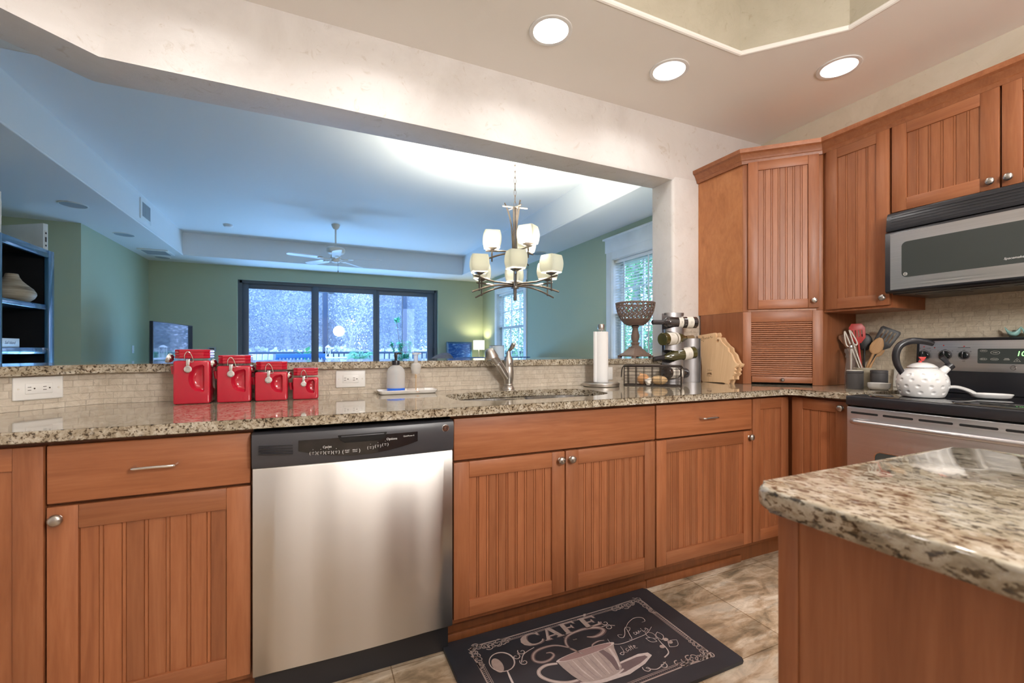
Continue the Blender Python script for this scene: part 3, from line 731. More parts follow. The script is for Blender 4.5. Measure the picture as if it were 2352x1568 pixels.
for (cx, cy, rx, ry, lab) in ((.705, 1.79, .168, .170, 0), (1.085, 1.80, .170, .182, 0)):
    b = MB(); rings = []
    for s_, z in ((1, zf), (.995, zf-.012), (.985, zf-.04), (.965, zf-.15), (.90, zf-.185), (.6, zf-.19), (.2, zf-.194)):
        rings.append([(x, y, z) for x, y in sup(cx, cy, rx*s_, ry*s_, 3.2, 44)])
    b.loft(rings, cap=False); b.prism(sup(cx, cy, rx*.2, ry*.2, 2, 44), zf-.196, zf-.194); b.build('bowl', M['steel'], snk)
    b = MB(); b.lathe([(0, .004), (.03, .003), (.042, 0)], 28, (cx, cy, zf-.194)); b.build('drain', M['chrome'], snk)

# raised bar top
pb = [(2.087, 2.108), (-.717, 2.108), (-2.2, .625), (-2.52, .945), (-.85, 2.615), (2.087, 2.615)]
b = MB(); b.prism(pb, 1.0035, 1.035, bev=.007, seg=3, bsel=lambda e: abs(e.verts[0].co.z-e.verts[1].co.z) < 1e-5 and not all(v.co.x > 2.08 for v in e.verts))
b.box(2.086, 2.15, YR+.002, 2.615, 1.0035, 1.035)
tag(b.build('bar_top', M['granite']), 'raised granite bar ledge on the half wall behind the sink', 'bar top')

# island
b = MB(); ia = (.600, .463); r = .035
ip = arc(ia[0]+r, .463-r, r, 180, 90, 5)+arc(1.245-r, .463-r, r, 90, 0, 5)+[(1.245, -1.4), (.600, -1.4)]
b.prism(ip, ZC-.032, ZC, bev=.010, seg=4, bsel=lambda e: abs(e.verts[0].co.z-e.verts[1].co.z) < 1e-5)
tag(b.build('island_countertop', M['granite']), 'thick granite slab with rounded corner on the island at lower right', 'countertop')
t = thing('kitchen_island', 'cherry island body under the granite slab in the right foreground', 'island', (.628, .435, 0))
b = MB(); b.box(.003, .59, -1.8, -.003, .002, .855); b.build('body', M['wood_v'], t, smooth=0)
b = MB(); b.box(0, .012, -.030, .0, 0.001, .854, 0, .002); b.box(.012, .6, -.004, .0, .001, .854, 0, .001); b.build('corner_post', M['wood_v'], t)
# ================================================================ APPLIANCES
def logo(par, x, y, z, r, ring='chrome', ink='black_plastic', fill=True):
    b = MB(); A = Matrix.Translation((x, y, z)) @ FACE
    b.T = A
    if fill: b.lathe([(0, .002), (r*.86, .002), (r, .0006), (r, 0)], 32, m=0)
    else: b.loft([[(q*math.cos(a), q*math.sin(a), h) for a in [2*PI*i/32 for i in range(32)]] for q, h in ((r, 0), (r, .0007), (r*.9, .0007), (r*.9, 0))], 0, cap=False)
    b.loft([[(q*math.cos(a), q*math.sin(a), h) for a in [2*PI*i/32 for i in range(32)]] for q, h in ((r*.80, .002), (r*.80, .0026), (r*.70, .0026), (r*.70, .002))], 1, cap=False)
    put_text(b, 'GE', r*1.0, Matrix.Translation((0, 0, .0024)), 1, depth=.0003, shear=.2)
    return b.build('emblem', [M[ring], M[ink]], par, smooth=0)

# dishwasher
t = thing('dishwasher', 'stainless dishwasher with black curved control panel between cherry cabinets', 'dishwasher', (-.164, YC-.016, 0))
W = .614
b = MB(); b.box(.004, W-.004, .03, .58, .10, .852); b.build('tub', M['void'], t, smooth=0)
b = MB()
rings = []
for k in range(21):
    x = .003+(W-.006)*k/20; bow = .010*(1-((k-10)/10)**2)
    rings.append([(x, .03, .115), (x, .006-bow*.0, .115), (x, -.004-bow, .125), (x, -.004-bow, .730), (x, .0-bow, .737), (x, .03, .737)])
b.loft(rings); b.build('door', M['steel_v'], t, smooth=50)
b = MB(); rings = []
for k in range(21):
    x = .001+(W-.002)*k/20; bow = .012*(1-((k-10)/10)**2)
    rings.append([(x, .03, .738), (x, -.003-bow, .738), (x, -.010-bow, .752), (x, -.016-bow, .820), (x, -.010-bow, .838), (x, .0, .842), (x, .03, .842)])
b.loft(rings); cp_ = b.build('control_panel', M['charcoal_plastic'], t, smooth=50)
def pf(x, lift=.0): k = (x-.307)/.307; return -.0145-.012*(1-k*k)-lift
# dark smile-shaped keypad
b = MB(); top = [(.125+.36*i/20, .818) for i in range(21)]; bot = [(.125+.36*i/20, .790-.034*math.sin(PI*min(1, max(0, (i+1)/22)))**.8) for i in range(21)]
rings = [[(x, pf(x, .001), z1), (x, pf(x, .001), z0), (x, pf(x, -.004), z0), (x, pf(x, -.004), z1)] for (x, z1), (_, z0) in zip(top, bot)]
b.loft(rings); b.build('keypad', M['black_gloss'], cp_)
b = MB(); hp = [(.235, .822), (.385, .822), (.378, .806), (.365, .797), (.255, .797), (.242, .806)]
b.prism(hp, pf(.31, .003), pf(.31, -.012), 'y', 0, .002); b.build('latch_pocket', M['void'], cp_)
b = MB(); b.box(.245, .375, pf(.31, .0055), pf(.31, -.002), .815, .8195, 0, .0015); b.build('latch_lip', M['charcoal_plastic'], cp_)
b = MB()
for i in range(4): b.prism([(.020, .806-i*.007), (.110, .803-i*.0085), (.110, .7995-i*.0085), (.020, .8035-i*.007)], pf(.06, .0042), pf(.06, -.002), 'y')
b.build('vent_louvres', M['black_plastic'], cp_)
def lab(s_, x, z, sz): put_text(b, s_, sz, on_face(x, pf(x, .0016), z), 0, depth=.0002)
def flush(par): 
    global b
    b.T = Matrix.Identity(4); b.build('lettering', M['white_plastic'], par, smooth=0); b = MB()
b = MB(); lab('Cycles', .205, .789, .0095); flush(cp_); lab('Options', .400, .798, .0105); flush(cp_); lab('QuietPower II', .455, .803, .0062); flush(cp_)
for i in range(4):
    x = .165+i*.022; z = .7745-.003*math.sin(i/3)
    lab('\u2022', x, z+.0095, .006); lab('wash', x, z+.0015, .0038); lab('dry', x, z-.003, .0036); lab('(', x-.0085, z-.001, .012); lab(')', x+.0085, z-.001, .012); flush(cp_)
lab('START', .263, .773, .005); lab('DELAY', .286, .773, .005); lab('RESET', .263, .7675, .0042); lab('HOURS', .286, .7675, .0042); lab('(', .250, .770, .014); lab(')', .300, .770, .014); flush(cp_)
for i in range(3):
    x = .333+i*.023; z = .777+i*.0028
    lab('\u2022', x, z+.0095, .006); lab('heat', x, z+.0015, .0038); lab('dry', x, z-.003, .0036); lab('(', x-.0085, z-.001, .012); lab(')', x+.0085, z-.001, .012); flush(cp_)
logo(cp_, .582, pf(.582, .0005), .818, .0125)
b = MB(); b.box(.002, W-.002, .055, .075, .0, .112); b.build('kick_plate', M['black_plastic'], t, smooth=0)
b = MB(); b.box(.002, W-.002, .03, .04, .843, .8555); b.build('top_trim', M['black_plastic'], t, smooth=0)

# range: local x runs along the wall (world -y), local y into the wall (world +x)
RX, RY = 2.222, 1.213
t = thing('range', 'stainless electric range with black glass cooktop against the right wall', 'range', (RX, RY, 0), -PI/2)
W = .764
b = MB(); b.box(.003, W-.003, .04, .66, .03, .845); b.build('body', M['black_plastic'], t, smooth=0)
b = MB(); b.box(.0, W, -.006, .615, .838, .8805, bev=.006, seg=3); ck = b.build('cooktop', M['black_plastic'], t)
b = MB(); b.box(.014, W-.014, .012, .600, .8800, .8822, bev=.0008); b.build('glass_surface', M['black_glass'], ck)
b = MB(); b.box(.002, W-.002, 0, .04, .172, .832, 0, .005, 3); od = b.build('oven_door', M['steel_h'], t)
b = MB()
for i in range(6):
    x = .020+i*.1225; pr = rrect(x, x+.105, .8015, .8105, .0043, 4); b.prism(pr, -.0012, .004, 'y')
b.build('vent_slots', M['void'], od, smooth=0)
b = MB(); P = [(.040, 0, .768), (.041, -.022, .770), (.055, -.040, .771), (.10, -.047, .771), (W/2, -.052, .771), (W-.10, -.047, .771), (W-.055, -.040, .771), (W-.041, -.022, .770), (W-.04, 0, .768)]
b.tube(smooth_path(P, 6), .0125, 14); b.build('handle', M['steel_h'], od)
b = MB(); b.prism(rrect(.115, W-.115, .27, .645, .022, 5), -.0012, .003, 'y', 0); b.build('window', M['dark_glass'], od)
b = MB(); o_ = rrect(.111, W-.111, .266, .649, .026, 5); i_ = rrect(.115, W-.115, .27, .645, .022, 5)
b.loft([[(x, y, z) for x, z in pp] for pp, y in ((o_, .002), (o_, -.0025), (i_, -.0025), (i_, .002))], cap=False); b.build('window_bezel', M['steel'], od)
b = MB(); b.box(.002, W-.002, .004, .04, .035, .165, 0, .005); b.build('drawer', M['steel_h'], t)
# back guard
b = MB(); bgp = [(.590, .8815), (.662, .8815), (.662, 1.146), (.622, 1.146), (.604, 1.135), (.596, .985)]
b.prism([(y, z) for y, z in bgp], 0.0, W, 'x', 0, .004); bg = b.build('back_guard', M['black_plastic'], t)
b = MB(); b.prism([(.5945, .986), (.6028, 1.132), (.607, 1.132), (.599, .986)], .012, W-.012, 'x', 0, .001); sf = b.build('control_face', M['steel_h'], bg)
tilt = math.atan2(.0083, .146)
def bgF(x, z): return Matrix.Translation((x, .5945+(z-.986)*.0568-.0008, z)) @ Matrix.Rotation(-tilt, 4, 'X')
def dial(x, z, r):
    b = MB(); b.T = bgF(x, z) @ FACE
    b.loft([[(q*math.cos(a), q*math.sin(a), h) for a in [2*PI*i/36 for i in range(36)]] for q, h in ((r*1.2, 0), (r*1.2, .0008), (r*1.12, .0008), (r*1.12, 0))], 1, cap=False)
    b.lathe([(0, .016), (r*.78, .015), (r*.93, .010), (r, .001), (r, 0)], 32, m=0)
    b.box(-r*.2, r*.2, -r*.92, r*.92, .008, .024, 0, .003)
    b.build('dial', [M['black_gloss'], M['charcoal_plastic']], bg)
dial(.031, 1.061, .021); dial(.113, 1.062, .0215); dial(.182, 1.062, .0175); dial(W-.113, 1.062, .0215); dial(W-.031, 1.061, .021)
b = MB()
for x, z, s_, sz in [(.031, 1.089, 'OFF', .006), (.113, 1.089, 'OFF', .006), (.182, 1.086, 'OFF', .006), (.013, 1.095, 'DUAL', .005), (.050, 1.095, 'POWER', .005), (.007, 1.082, 'HI', .0055), (.056, 1.082, 'LO', .0055), (.088, 1.082, 'LO', .0055), (.140, 1.082, 'HI', .0055), (.160, 1.080, 'LO', .0055), (.205, 1.080, 'HI', .0055), (.182, 1.034, 'MED', .005), (.182, 1.098, 'WARMING CENTER', .005)]:
    b = MB(); put_text(b, s_, sz, bgF(x, z) @ FACE, 0, depth=.0002); b.build('lettering', M['black_plastic'], bg, smooth=0)
for x in (.031, .113):
    b = MB()
    for k in range(7):
        a = math.radians(205+k*22); b.T = bgF(x, 1.0615) @ FACE; b.box(.029*math.cos(a)-.0007, .029*math.cos(a)+.0007, .029*math.sin(a)-.0007, .029*math.sin(a)+.0007, 0, .0006)
    b.T = Matrix.Identity(4); b.build('dial_scale', M['black_plastic'], bg, smooth=0)
for x, z in ((.031, 1.103), (.073, 1.0985), (.107, 1.109), (.182, 1.104)):
    b = MB(); b.T = bgF(x, z) @ FACE; b.lathe([(0, .0012), (.0022, .001), (.003, 0)], 14); b.build('indicator_light', M['red_nylon'], bg)
b = MB(); b.T = bgF(0, 1.059); b.prism(rrect(.230, .534, -.034, .034, .005), -.0012, .003, 'y'); ds = b.build('display', M['dark_glass'], bg)
b = MB(); put_text(b, '10:59', .030, bgF(.386, 1.070) @ Matrix.Translation((0, -.002, 0)) @ FACE, depth=.0002, shear=.15); b.build('clock_digits', M['digits'], ds, smooth=0)
b = MB()
for x, z, s_ in [(.25, 1.083, 'BAKE'), (.25, 1.045, 'BROIL'), (.286, 1.045, 'CLEAN'), (.288, 1.075, 'OVEN'), (.325, 1.048, 'TIMER'), (.325, 1.043, 'ON/OFF'), (.357, 1.041, '+'), (.388, 1.041, '-'), (.45, 1.045, 'CLOCK'), (.49, 1.045, 'START'), (.49, 1.078, 'LIGHT')]:
    b = MB(); put_text(b, s_, .0056 if len(s_) > 1 else .010, bgF(x, z) @ Matrix.Translation((0, -.0018, 0)) @ FACE, 0, depth=.0002); b.build('lettering', M['ivory'], ds, smooth=0)
b = MB()
for x, z, w, h in [(.25, 1.083, .024, .011), (.25, 1.045, .024, .011), (.286, 1.045, .026, .012), (.288, 1.075, .03, .016)]:
    o_ = [(math.cos(a)*w/2, math.sin(a)*h/2) for a in [2*PI*i/24 for i in range(24)]]; b.T = bgF(x, z) @ Matrix.Translation((0, -.0014, 0)) @ FACE
    b.loft([[(p*q, r_*q, hh) for p, r_ in o_] for q, hh in ((1, 0), (1, .0003), (.93, .0003), (.93, 0))], cap=False); b.T = Matrix.Identity(4); b.build('button_outline', M['ivory'], ds, smooth=0); b = MB()
for x, up in ((.357, 1), (.388, -1)):
    b.T = bgF(x, 1.0415) @ Matrix.Translation((0, -.0014, 0)) @ FACE; tr = [(-.011, -.006*up), (.011, -.006*up), (0, .009*up)]
    b.loft([[(p*q, r_*q, hh) for p, r_ in tr] for q, hh in ((1, 0), (1, .0003), (.88, .0003), (.88, 0))], cap=False); b.T = Matrix.Identity(4); b.build('button_outline', M['ivory'], ds, smooth=0); b = MB()
logo(bg, .345, .5935+.0022, 1.008, .0105, 'steel')

# microwave above the range
t = thing('microwave', 'stainless over-range microwave with black vent grille, mounted under wall cabinets', 'microwave', (2.515, 1.200, 0), -PI/2)
W = .752
b = MB(); b.box(.008, W-.008, .04, XW-2.515-.003, 1.352, 1.738, 0, .004); b.build('body', M['black_plastic'], t)
b = MB(); rings = []
def mw(k): return .012*(1-((k-10)/10)**2)
for k in range(21):
    x = .002+(W-.004)*k/20; y = -mw(k); rings.append([(x, .06, 1.650), (x, y, 1.652), (x, y-.001, 1.662), (x, y+.006, 1.725), (x, y+.014, 1.739), (x, .06, 1.739)])
b.loft(rings); gr = b.build('vent_grille', M['black_plastic'], t, smooth=50)
b = MB()
for i in range(5):
    z = 1.668+i*.0125; rings = []
    for k in range(21):
        x = .022+(W-.044)*k/20; y = -mw(k)-.0025+.0013*i; rings.append([(x, y, z), (x, y+.006, z), (x, y+.006, z+.0022), (x, y, z+.0022)])
    b.loft(rings)
b.build('grille_bars', M['charcoal_plastic'], gr)
b = MB(); rings = []
for k in range(21):
    x = .0+W*k/20; y = -mw(k)-.004; rings.append([(x, .055, 1.360), (x, y+.01, 1.358), (x, y, 1.366), (x, y, 1.640), (x, y+.006, 1.648), (x, .055, 1.648)])
b.loft(rings); dr = b.build('door', M['black_plastic'], t, smooth=50)
b = MB(); rings = []
for k in range(21):
    x = .022+(W-.022)*k/20*.82; kk = x/W*20; y = -mw(kk)-.0058; rings.append([(x, y+.004, 1.371), (x, y, 1.372), (x, y, 1.636), (x, y+.004, 1.637)])
b.loft(rings); b.build('door_skin', M['steel_h'], dr, smooth=50)
b = MB(); rr_ = []
for f in (0, .0008, .003, .007, .012, .02, .03, .045, .1, .2, .3, .4, .5, .6, .7, .8, .9, .955, .97, .98, .988, .993, .997, .9992, 1):
    x = .068+.46*f; q = min(f, 1-f)/.045; inset = .020*(1-math.sqrt(max(0, 1-(1-q)**2))) if q < 1 else 0
    kk = x/W*20; y = -mw(kk)-.0068; z0, z1 = 1.424+inset, 1.590-inset
    rr_.append([(x, y+.003, z0), (x, y, z0+.001), (x, y, z1-.001), (x, y+.003, z1)])
b.loft(rr_); wd = b.build('window', M['dark_glass'], dr, smooth=50)
logo(dr, .083, -mw(.083/W*20)-.0072, 1.439, .0078, 'white_plastic', 'white_plastic', False)
b = MB(); put_text(b, 'Spacemaker', .0125, on_face(.405, -mw(10)-.0078, 1.448), depth=.0002, align='LEFT', shear=.25); b.build('lettering', M['white_plastic'], dr, smooth=0)
for q in ((.075, .24, .09, .20), (.40, .62, .09, .20), (.27, .36, .085, .12)): b = MB(); b.box(*q, 1.3500, 1.3525); b.build('underside_filter', M['charcoal_plastic'], t, smooth=0)
b = MB(); b.box(.0, .003, .003, .012, 1.39, 1.43); b.build('side_sticker', M['ivory'], t, smooth=0)
# ================================================================ THINGS ON THE COUNTER
def outlet(label, loc, rz, kind='outlet'):
    t = thing('wall_outlet' if kind == 'outlet' else 'light_switch', label, kind, loc, rz, 'white wall plates in the stone strip')
    b = MB(); b.box(-.063, .063, -.0065, 0, -.038, .038, bev=.004, seg=3); b.build('plate', M['white_plastic'], t)
    for x in (-.050, .050): b = MB(); b.T = on_face(x, -.0066, 0); b.lathe([(0, .0006), (.0025, .0006), (.003, 0)], 12); b.build('screw', M['ivory'], t)
    b = MB()
    if kind == 'outlet':
        b.box(-.034, .034, -.0085, -.006, -.0175, .0175, bev=.0015); f = b.build('receptacle', M['white_plastic'], t); b = MB()
        for cx in (-.019, .019):
            for dz in (.005, -.005): b.box(cx-.0095, cx-.001, -.0092, -.0080, dz-.0009, dz+.0009)
            b.T = on_face(cx+.007, -.0080, 0); b.lathe([(0, .0012), (.0024, .0012), (.0024, 0)], 12); b.T = Matrix.Identity(4)
        b.build('slots', M['outlet_slot'], f, smooth=0)
    else:
        for cx in (-.0, ): b.box(cx-.033, cx+.033, -.0100, -.006, -.016, .016, bev=.0022)
        b.build('rocker', M['white_plastic'], t)
    return t
YS = YB-.0125
outlet('white outlet on the turned stone strip at the left picture edge', (-.842-.0005, 2.012-.0005, .9595), PI/4)
outlet('white outlet between the smallest red canister and the soap bottles', (.157, YS, .956), 0)
outlet('white light switch half hidden behind the paper towel roll', (1.543, YS, .950), 0, 'light switch')

# red canisters
def canister(x0, x1, yf, zb, zt, label):
    """front edges x0..x1, body top zb, lid top zt (heights above the counter)"""
    w = x1-x0; d = w*1.0
    t = thing('canister', label, 'canister', ((x0+x1)/2, yf+d/2, ZC), 0, 'red ceramic canisters')
    b = MB(); b.box(-w/2, w/2, -d/2, d/2, 0.0005, zb, bev=.0075, seg=4); body = b.build('body', M['red'], t)
    # D-shaped thumb recesses, front and right side
    hh = zb*.60; r = min(w*.43, hh*.62); cx0 = w*.345; zt_ = zb*.91; zb_ = zt_-hh*1.06
    D = [(cx0-.006, zt_), (cx0, zt_-.006), (cx0, zb_+.004), (cx0-.004, zb_)]
    D += [(cx0-.008-(r-.008)*math.sqrt(max(0, 1-(2*k/18-1)**2))**.9, zb_+(zt_-zb_)*k/18) for k in range(1, 18)]
    mx, mz = sum(p[0] for p in D)/len(D), sum(p[1] for p in D)/len(D)
    rings = []
    for dep, sc, sh in ((-.01, 1.05, 0), (.0, 1.0, 0), (.003, .955, .001), (.009, .87, .003), (.016, .72, .006), (.020, .5, .009)):
        rings.append([((px-mx)*sc+mx+sh, -d/2+dep, (pz-mz)*sc+mz) for px, pz in D])
    c = MB(); c.loft(rings); cut(body, c.build('cutter', M['red'], t))
    c = MB(); c.loft(rings); c.bm.transform(Matrix.Rotation(PI/2, 4, 'Z')); cut(body, c.build('cutter', M['red'], t))
    # eight-sided ribbed lid and glass-clear neck band
    lw = w*.96; k = lw*.16
    def octo(s_, z): h = lw/2*s_; q = h-k*s_; return [(q, -h, z), (h, -q, z), (h, q, z), (q, h, z), (-q, h, z), (-h, q, z), (-h, -q, z), (-q, -h, z)]
    b = MB(); b.loft([octo(.90, zb-.002), octo(.90, zb+.012)]); b.build('neck_band', M['acrylic'], t, smooth=20)
    z0 = zb+.008; hL = zt-z0; rings = [octo(.93, z0)]
    for i in range(3):
        a = z0+hL*i/3; c_ = z0+hL*(i+1)/3; rings += [octo(.985, a+.001), octo(1.0, a+.003), octo(1.0, c_-.0028), octo(.965, c_-.0008)]
    rings += [octo(.9, zt), octo(.6, zt+.001)]
    b = MB(); b.loft(rings); b.build('lid', M['red'], t, smooth=28)
    # wire bail and latch tag
    sc = w/.115; yy = -d/2-.004; cx = -w*.08
    b = MB(); b.tube(smooth_path([(cx-.011*sc, yy, zb+.001), (cx-.010*sc, yy-.004, zb+hL*.62), (cx-.001*sc, yy-.006, zb+hL*.98), (cx+.009*sc, yy-.004, zb+hL*.72), (cx+.0155*sc, yy, zb-.002), (cx+.004*sc, yy, zb-.004)], 6), .0014, 8); b.build('wire_bail', M['chrome'], t)
    b = MB(); b.box(cx-.0055*sc, cx+.0055*sc, yy-.005, yy-.002, zb-.024*sc, zb+.006, bev=.0008)
    b.T = on_face(cx, yy-.003, zb-.031*sc); b.loft([[(q*math.cos(a), q*math.sin(a), h) for a in [2*PI*i/24 for i in range(24)]] for q, h in ((.0125*sc, 0), (.0125*sc, .0025), (.0085*sc, .003), (.0085*sc, 0))], cap=False); b.lathe([(0, .0006), (.009*sc, .0006)], 24)
    b.build('latch_tag', M['chrome'], t)
    # red-handled measuring scoop clipped to the left side
    b = MB(); b.tube([(-w/2-.006, -d*.18, zb-.050), (-w/2-.009, -d*.18, zb-.020)], [.006, .007], 10); hnd = b.build('scoop_handle', M['red'], t)
    b = MB(); b.lathe([(0, -.017), (.010, -.015), (.0175, -.006), (.019, .004), (.0178, .004), (.0165, -.005), (.009, -.013), (0, -.015)], 24)
    b.bm.transform(Matrix.Translation((-w/2-.020*sc, -d*.18, zb+.010*sc)) @ Matrix.Rotation(math.radians(-70), 4, 'Y') @ Matrix.Scale(sc, 4)); b.build('scoop', M['chrome'], t)
YCAN = 1.975
canister(-.465, -.351, YCAN, .161, .203, 'tallest red canister, first from the left on the counter')
canister(-.330, -.218, YCAN, .140, .181, 'second tallest red canister, right of the tallest one')
canister(-.205, -.091, YCAN, .114, .155, 'third red canister, left of the smallest one')
canister(-.073, .022, YCAN, .089, .128, 'smallest red canister, nearest the outlet')

# soap tray and bottles
t = thing('soap_tray', 'white rectangular soap tray on the counter left of the faucet', 'tray', (.399, 2.062, ZC))
def tray_ring(s_, dx, z): return [(x, y, z) for x, y in rrect(-.128*s_-dx, .128*s_+dx, -.042*s_-dx, .042*s_+dx, .018)]
b = MB(); b.loft([tray_ring(1, -.004, .0008), tray_ring(1, .001, .004), tray_ring(1, .006, .017), tray_ring(1, .004, .018), tray_ring(1, -.001, .008), tray_ring(1, -.004, .0065)]); b.build('body', M['white_glaze'], t)
ZT_ = ZC+.007
t = thing('soap_dispenser', 'frosted pump bottle with black pump and a little blue soap', 'soap bottle', (.347, 2.06, ZT_))
b = MB(); b.lathe([(.0404, .0205), (.0405, .086), (.037, .104), (.026, .117), (.0165, .122), (.0165, .130)], 36); b.build('bottle', M['frost'], t)
b = MB(); b.lathe([(0, .0005), (.038, .0005), (.040, .003), (.0404, .019), (.0404, .0205), (0, .0203)], 36); b.build('soap', M['blue_liquid'], t)
b = MB(); b.tube([(0, 0, .01), (0, 0, .13)], .0022, 8); b.build('dip_tube', plain('tube_tint', (.40, .62, .72), .3), t)
b = MB(); b.lathe([(0, .145), (.0165, .145), (.0172, .143), (.0172, .125), (.016, .124)], 28); b.lathe([(.006, .145), (.006, .157), (.0075, .160), (.0078, .178), (.006, .1805), (0, .1805)], 20)
b.tube([(0, 0, .176), (.012, -.004, .178), (.024, -.008, .176)], [.005, .004, .003], 10); b.build('pump', M['black_plastic'], t)
t = thing('foam_dispenser', 'clear flask-shaped foam soap bottle with white pump beside the frosted bottle', 'soap bottle', (.437, 2.055, ZT_))
b = MB(); b.lathe([(0, .0005), (.039, .0005), (.041, .004), (.038, .020), (.026, .060), (.0185, .083), (.0175, .096)], 36); b.build('flask', M['acrylic'], t)
b = MB(); b.lathe([(0, .0015), (.0385, .0015), (.039, .0045), (0, .005)], 36); b.build('soap', M['amber'], t)
b = MB(); b.lathe([(.0185, .083), (.0195, .096), (.0225, .103), (.0232, .120), (.020, .129), (.010, .133), (.0095, .160), (.0085, .166), (.011, .170), (.0165, .173), (.0175, .180), (.012, .182), (0, .182)], 32); b.tube([(.012, 0, .177), (.024, 0, .176)], .004, 10); b.build('pump', M['frost'], t)
b = MB(); b.tube([(0, 0, .006), (0, 0, .08)], .002, 8); b.tube([(0, 0, .062), (0, 0, .080)], .005, 10); b.build('dip_tube', plain('amber_tube', (.60, .40, .20), .4), t)

# faucet
t = thing('faucet', 'brushed nickel kitchen faucet with pull-out spout behind the sink', 'faucet', (.912, 2.065, ZC))
b = MB(); b.lathe([(0, .0005), (.031, .0005), (.031, .004), (.027, .011), (.0225, .018), (.0235, .021), (.0235, .025), (.0215, .028), (.026, .055), (.0275, .085), (.0245, .110), (.0235, .113), (.0245, .118), (.0245, .145), (.0235, .148), (.020, .160), (.013, .170), (.0105, .190), (.009, .194), (0, .195)], 36); b.build('body', M['nickel'], t)
SW = Matrix.Rotation(math.radians(-34), 4, 'Z')
b = MB(); sp = smooth_path([(0, -.004, .050), (-.014, -.022, .078), (-.032, -.048, .118), (-.053, -.078, .156), (-.066, -.098, .178)], 6)
b.tube(sp, [.0175+.0015*math.sin(PI*i/(len(sp)-1)) for i in range(len(sp))], 20); b.bm.transform(SW); b.build('spout', M['nickel'], t)
b = MB(); b.tube([(-.0405, -.060, .133), (-.0435, -.064, .139)], .0198, 20); b.bm.transform(SW); b.build('joint_ring', M['chrome'], t)
b = MB(); b.lathe([(0, .022), (.012, .022), (.020, .018), (.025, .008), (.030, -.010), (.034, -.024), (.0335, -.028), (.026, -.029), (0, -.027)], 32)
b.bm.transform(SW @ Matrix.Translation((-.072, -.106, .186)) @ Matrix.Rotation(math.radians(-16), 4, 'Y') @ Matrix.Rotation(math.radians(8), 4, 'X')); b.build('spray_head', M['nickel'], t)
b = MB(); b.tube(smooth_path([(.0, -.0, .190), (.004, -.004, .198), (.010, -.018, .212), (.013, -.030, .226)], 5), [.006, .006, .0062, .0065, .007, .0075, .008, .0085, .0092, .010, .0107, .0112, .0115, .0118, .0118, .0115], 16); b.ball((.0135, -.032, .229), (.0115, .0115, .009)); b.build('lever', M['nickel'], t)
b = MB(); b.ball((.0, -.0245, .130), (.003, .002, .004)); b.build('aerator_button', M['black_plastic'], t)

# paper towels
t = thing('paper_towel_holder', 'steel paper towel holder with heavy round base', 'paper towel holder', (1.452, 2.022, ZC))
b = MB(); b.lathe([(0, .0005), (.095, .0005), (.099, .003), (.099, .017), (.096, .020), (0, .0205)], 48); b.build('base', M['nickel'], t)
b = MB(); b.tube([(0, 0, .02), (0, 0, .318)], .006, 12); b.build('rod', M['chrome'], t)
b = MB(); b.lathe([(0, .306), (.012, .306), (.0165, .311), (.0185, .318), (.0185, .338), (.016, .342), (0, .343)], 28); b.build('finial', M['nickel'], t)
b = MB(); b.lathe([(.010, .0), (.0385, .0), (.0385, .278), (.010, .278), (.010, 0)], 48)
t = thing('paper_towel_roll', 'white paper towel roll with a hanging loose sheet on the steel holder', 'paper towel', (1.452, 2.022, ZC+.0215)); b.build('roll', M['paper'], t)
b = MB(); pts = [(.0385*math.cos(a), .0385*math.sin(a)) for a in [math.radians(280-12*i) for i in range(8)]]+[(-.0455, -.012), (-.050, -.002)]
lo = [(x, y) for x, y in pts]; b.loft([[(x*1.005, y*1.005, 0.004+(.004 if k > 7 else 0)), (x*1.03, y*1.03, .004), (x*(1.03+.012*(k > 7)), y*1.03, .2785), (x*1.005, y*1.005, .2785)] for k, (x, y) in enumerate(lo)]); b.build('loose_sheet', M['paper'], t)

# footed lattice bowl on the bar
BW = (1.866, 2.235)
t = thing('footed_bowl', 'brown iron lattice bowl on a tall turned foot, standing on the bar ledge', 'bowl', (BW[0], BW[1], 1.0355))
b = MB()
for s_, z0, z1 in ((.078, 0.010, .017), (.060, .017, .022)): b.box(-s_, s_, -s_, s_, z0, z1, bev=.002)
for sx in (-1, 1):
    for sy in (-1, 1): b.box(sx*.067-.010, sx*.067+.010, sy*.067-.010, sy*.067+.010, 0.0003, .011)
b.loft([[(x, y, z) for x, y in rrect(-s_, s_, -s_, s_, .004, 2)] for s_, z in ((.072, .017), (.069, .024), (.058, .032), (.053, .034), (.043, .048), (.032, .060), (.030, .066), (.030, .070))]); b.build('plinth', M['rust'], t)
b = MB(); b.lathe([(0, .066), (.028, .068), (.028, .072), (.022, .078), (.024, .088), (.027, .092), (.027, .096), (.018, .100), (.018, .106), (.024, .120), (.0265, .135), (.024, .150), (.0185, .172), (.017, .190), (.024, .197), (.024, .202), (.018, .206), (0, .207)], 28); b.build('stem', M['rust'], t)
b = MB(); prf = lambda u: (.054+(.118-.054)*math.sin(u*PI/2)**.85, .207+.138*u**1.12)
b.lathe([(0, .206), (.053, .206), (.058, .212)]+[(prf(u)[0]+.002, prf(u)[1]) for u in (.1, .2, .28)]+[(prf(u)[0]-.004, prf(u)[1]) for u in (.28, .15)]+[(.048, .213), (0, .212)], 48)
R0, Z0 = prf(1); b.tube([(R0*math.cos(2*PI*i/48), R0*math.sin(2*PI*i/48), Z0) for i in range(48)], .006, 8, closed=True)
R0, Z0 = prf(.30); b.tube([(R0*math.cos(2*PI*i/48), R0*math.sin(2*PI*i/48), Z0) for i in range(48)], .005, 8, closed=True)
nst = 22
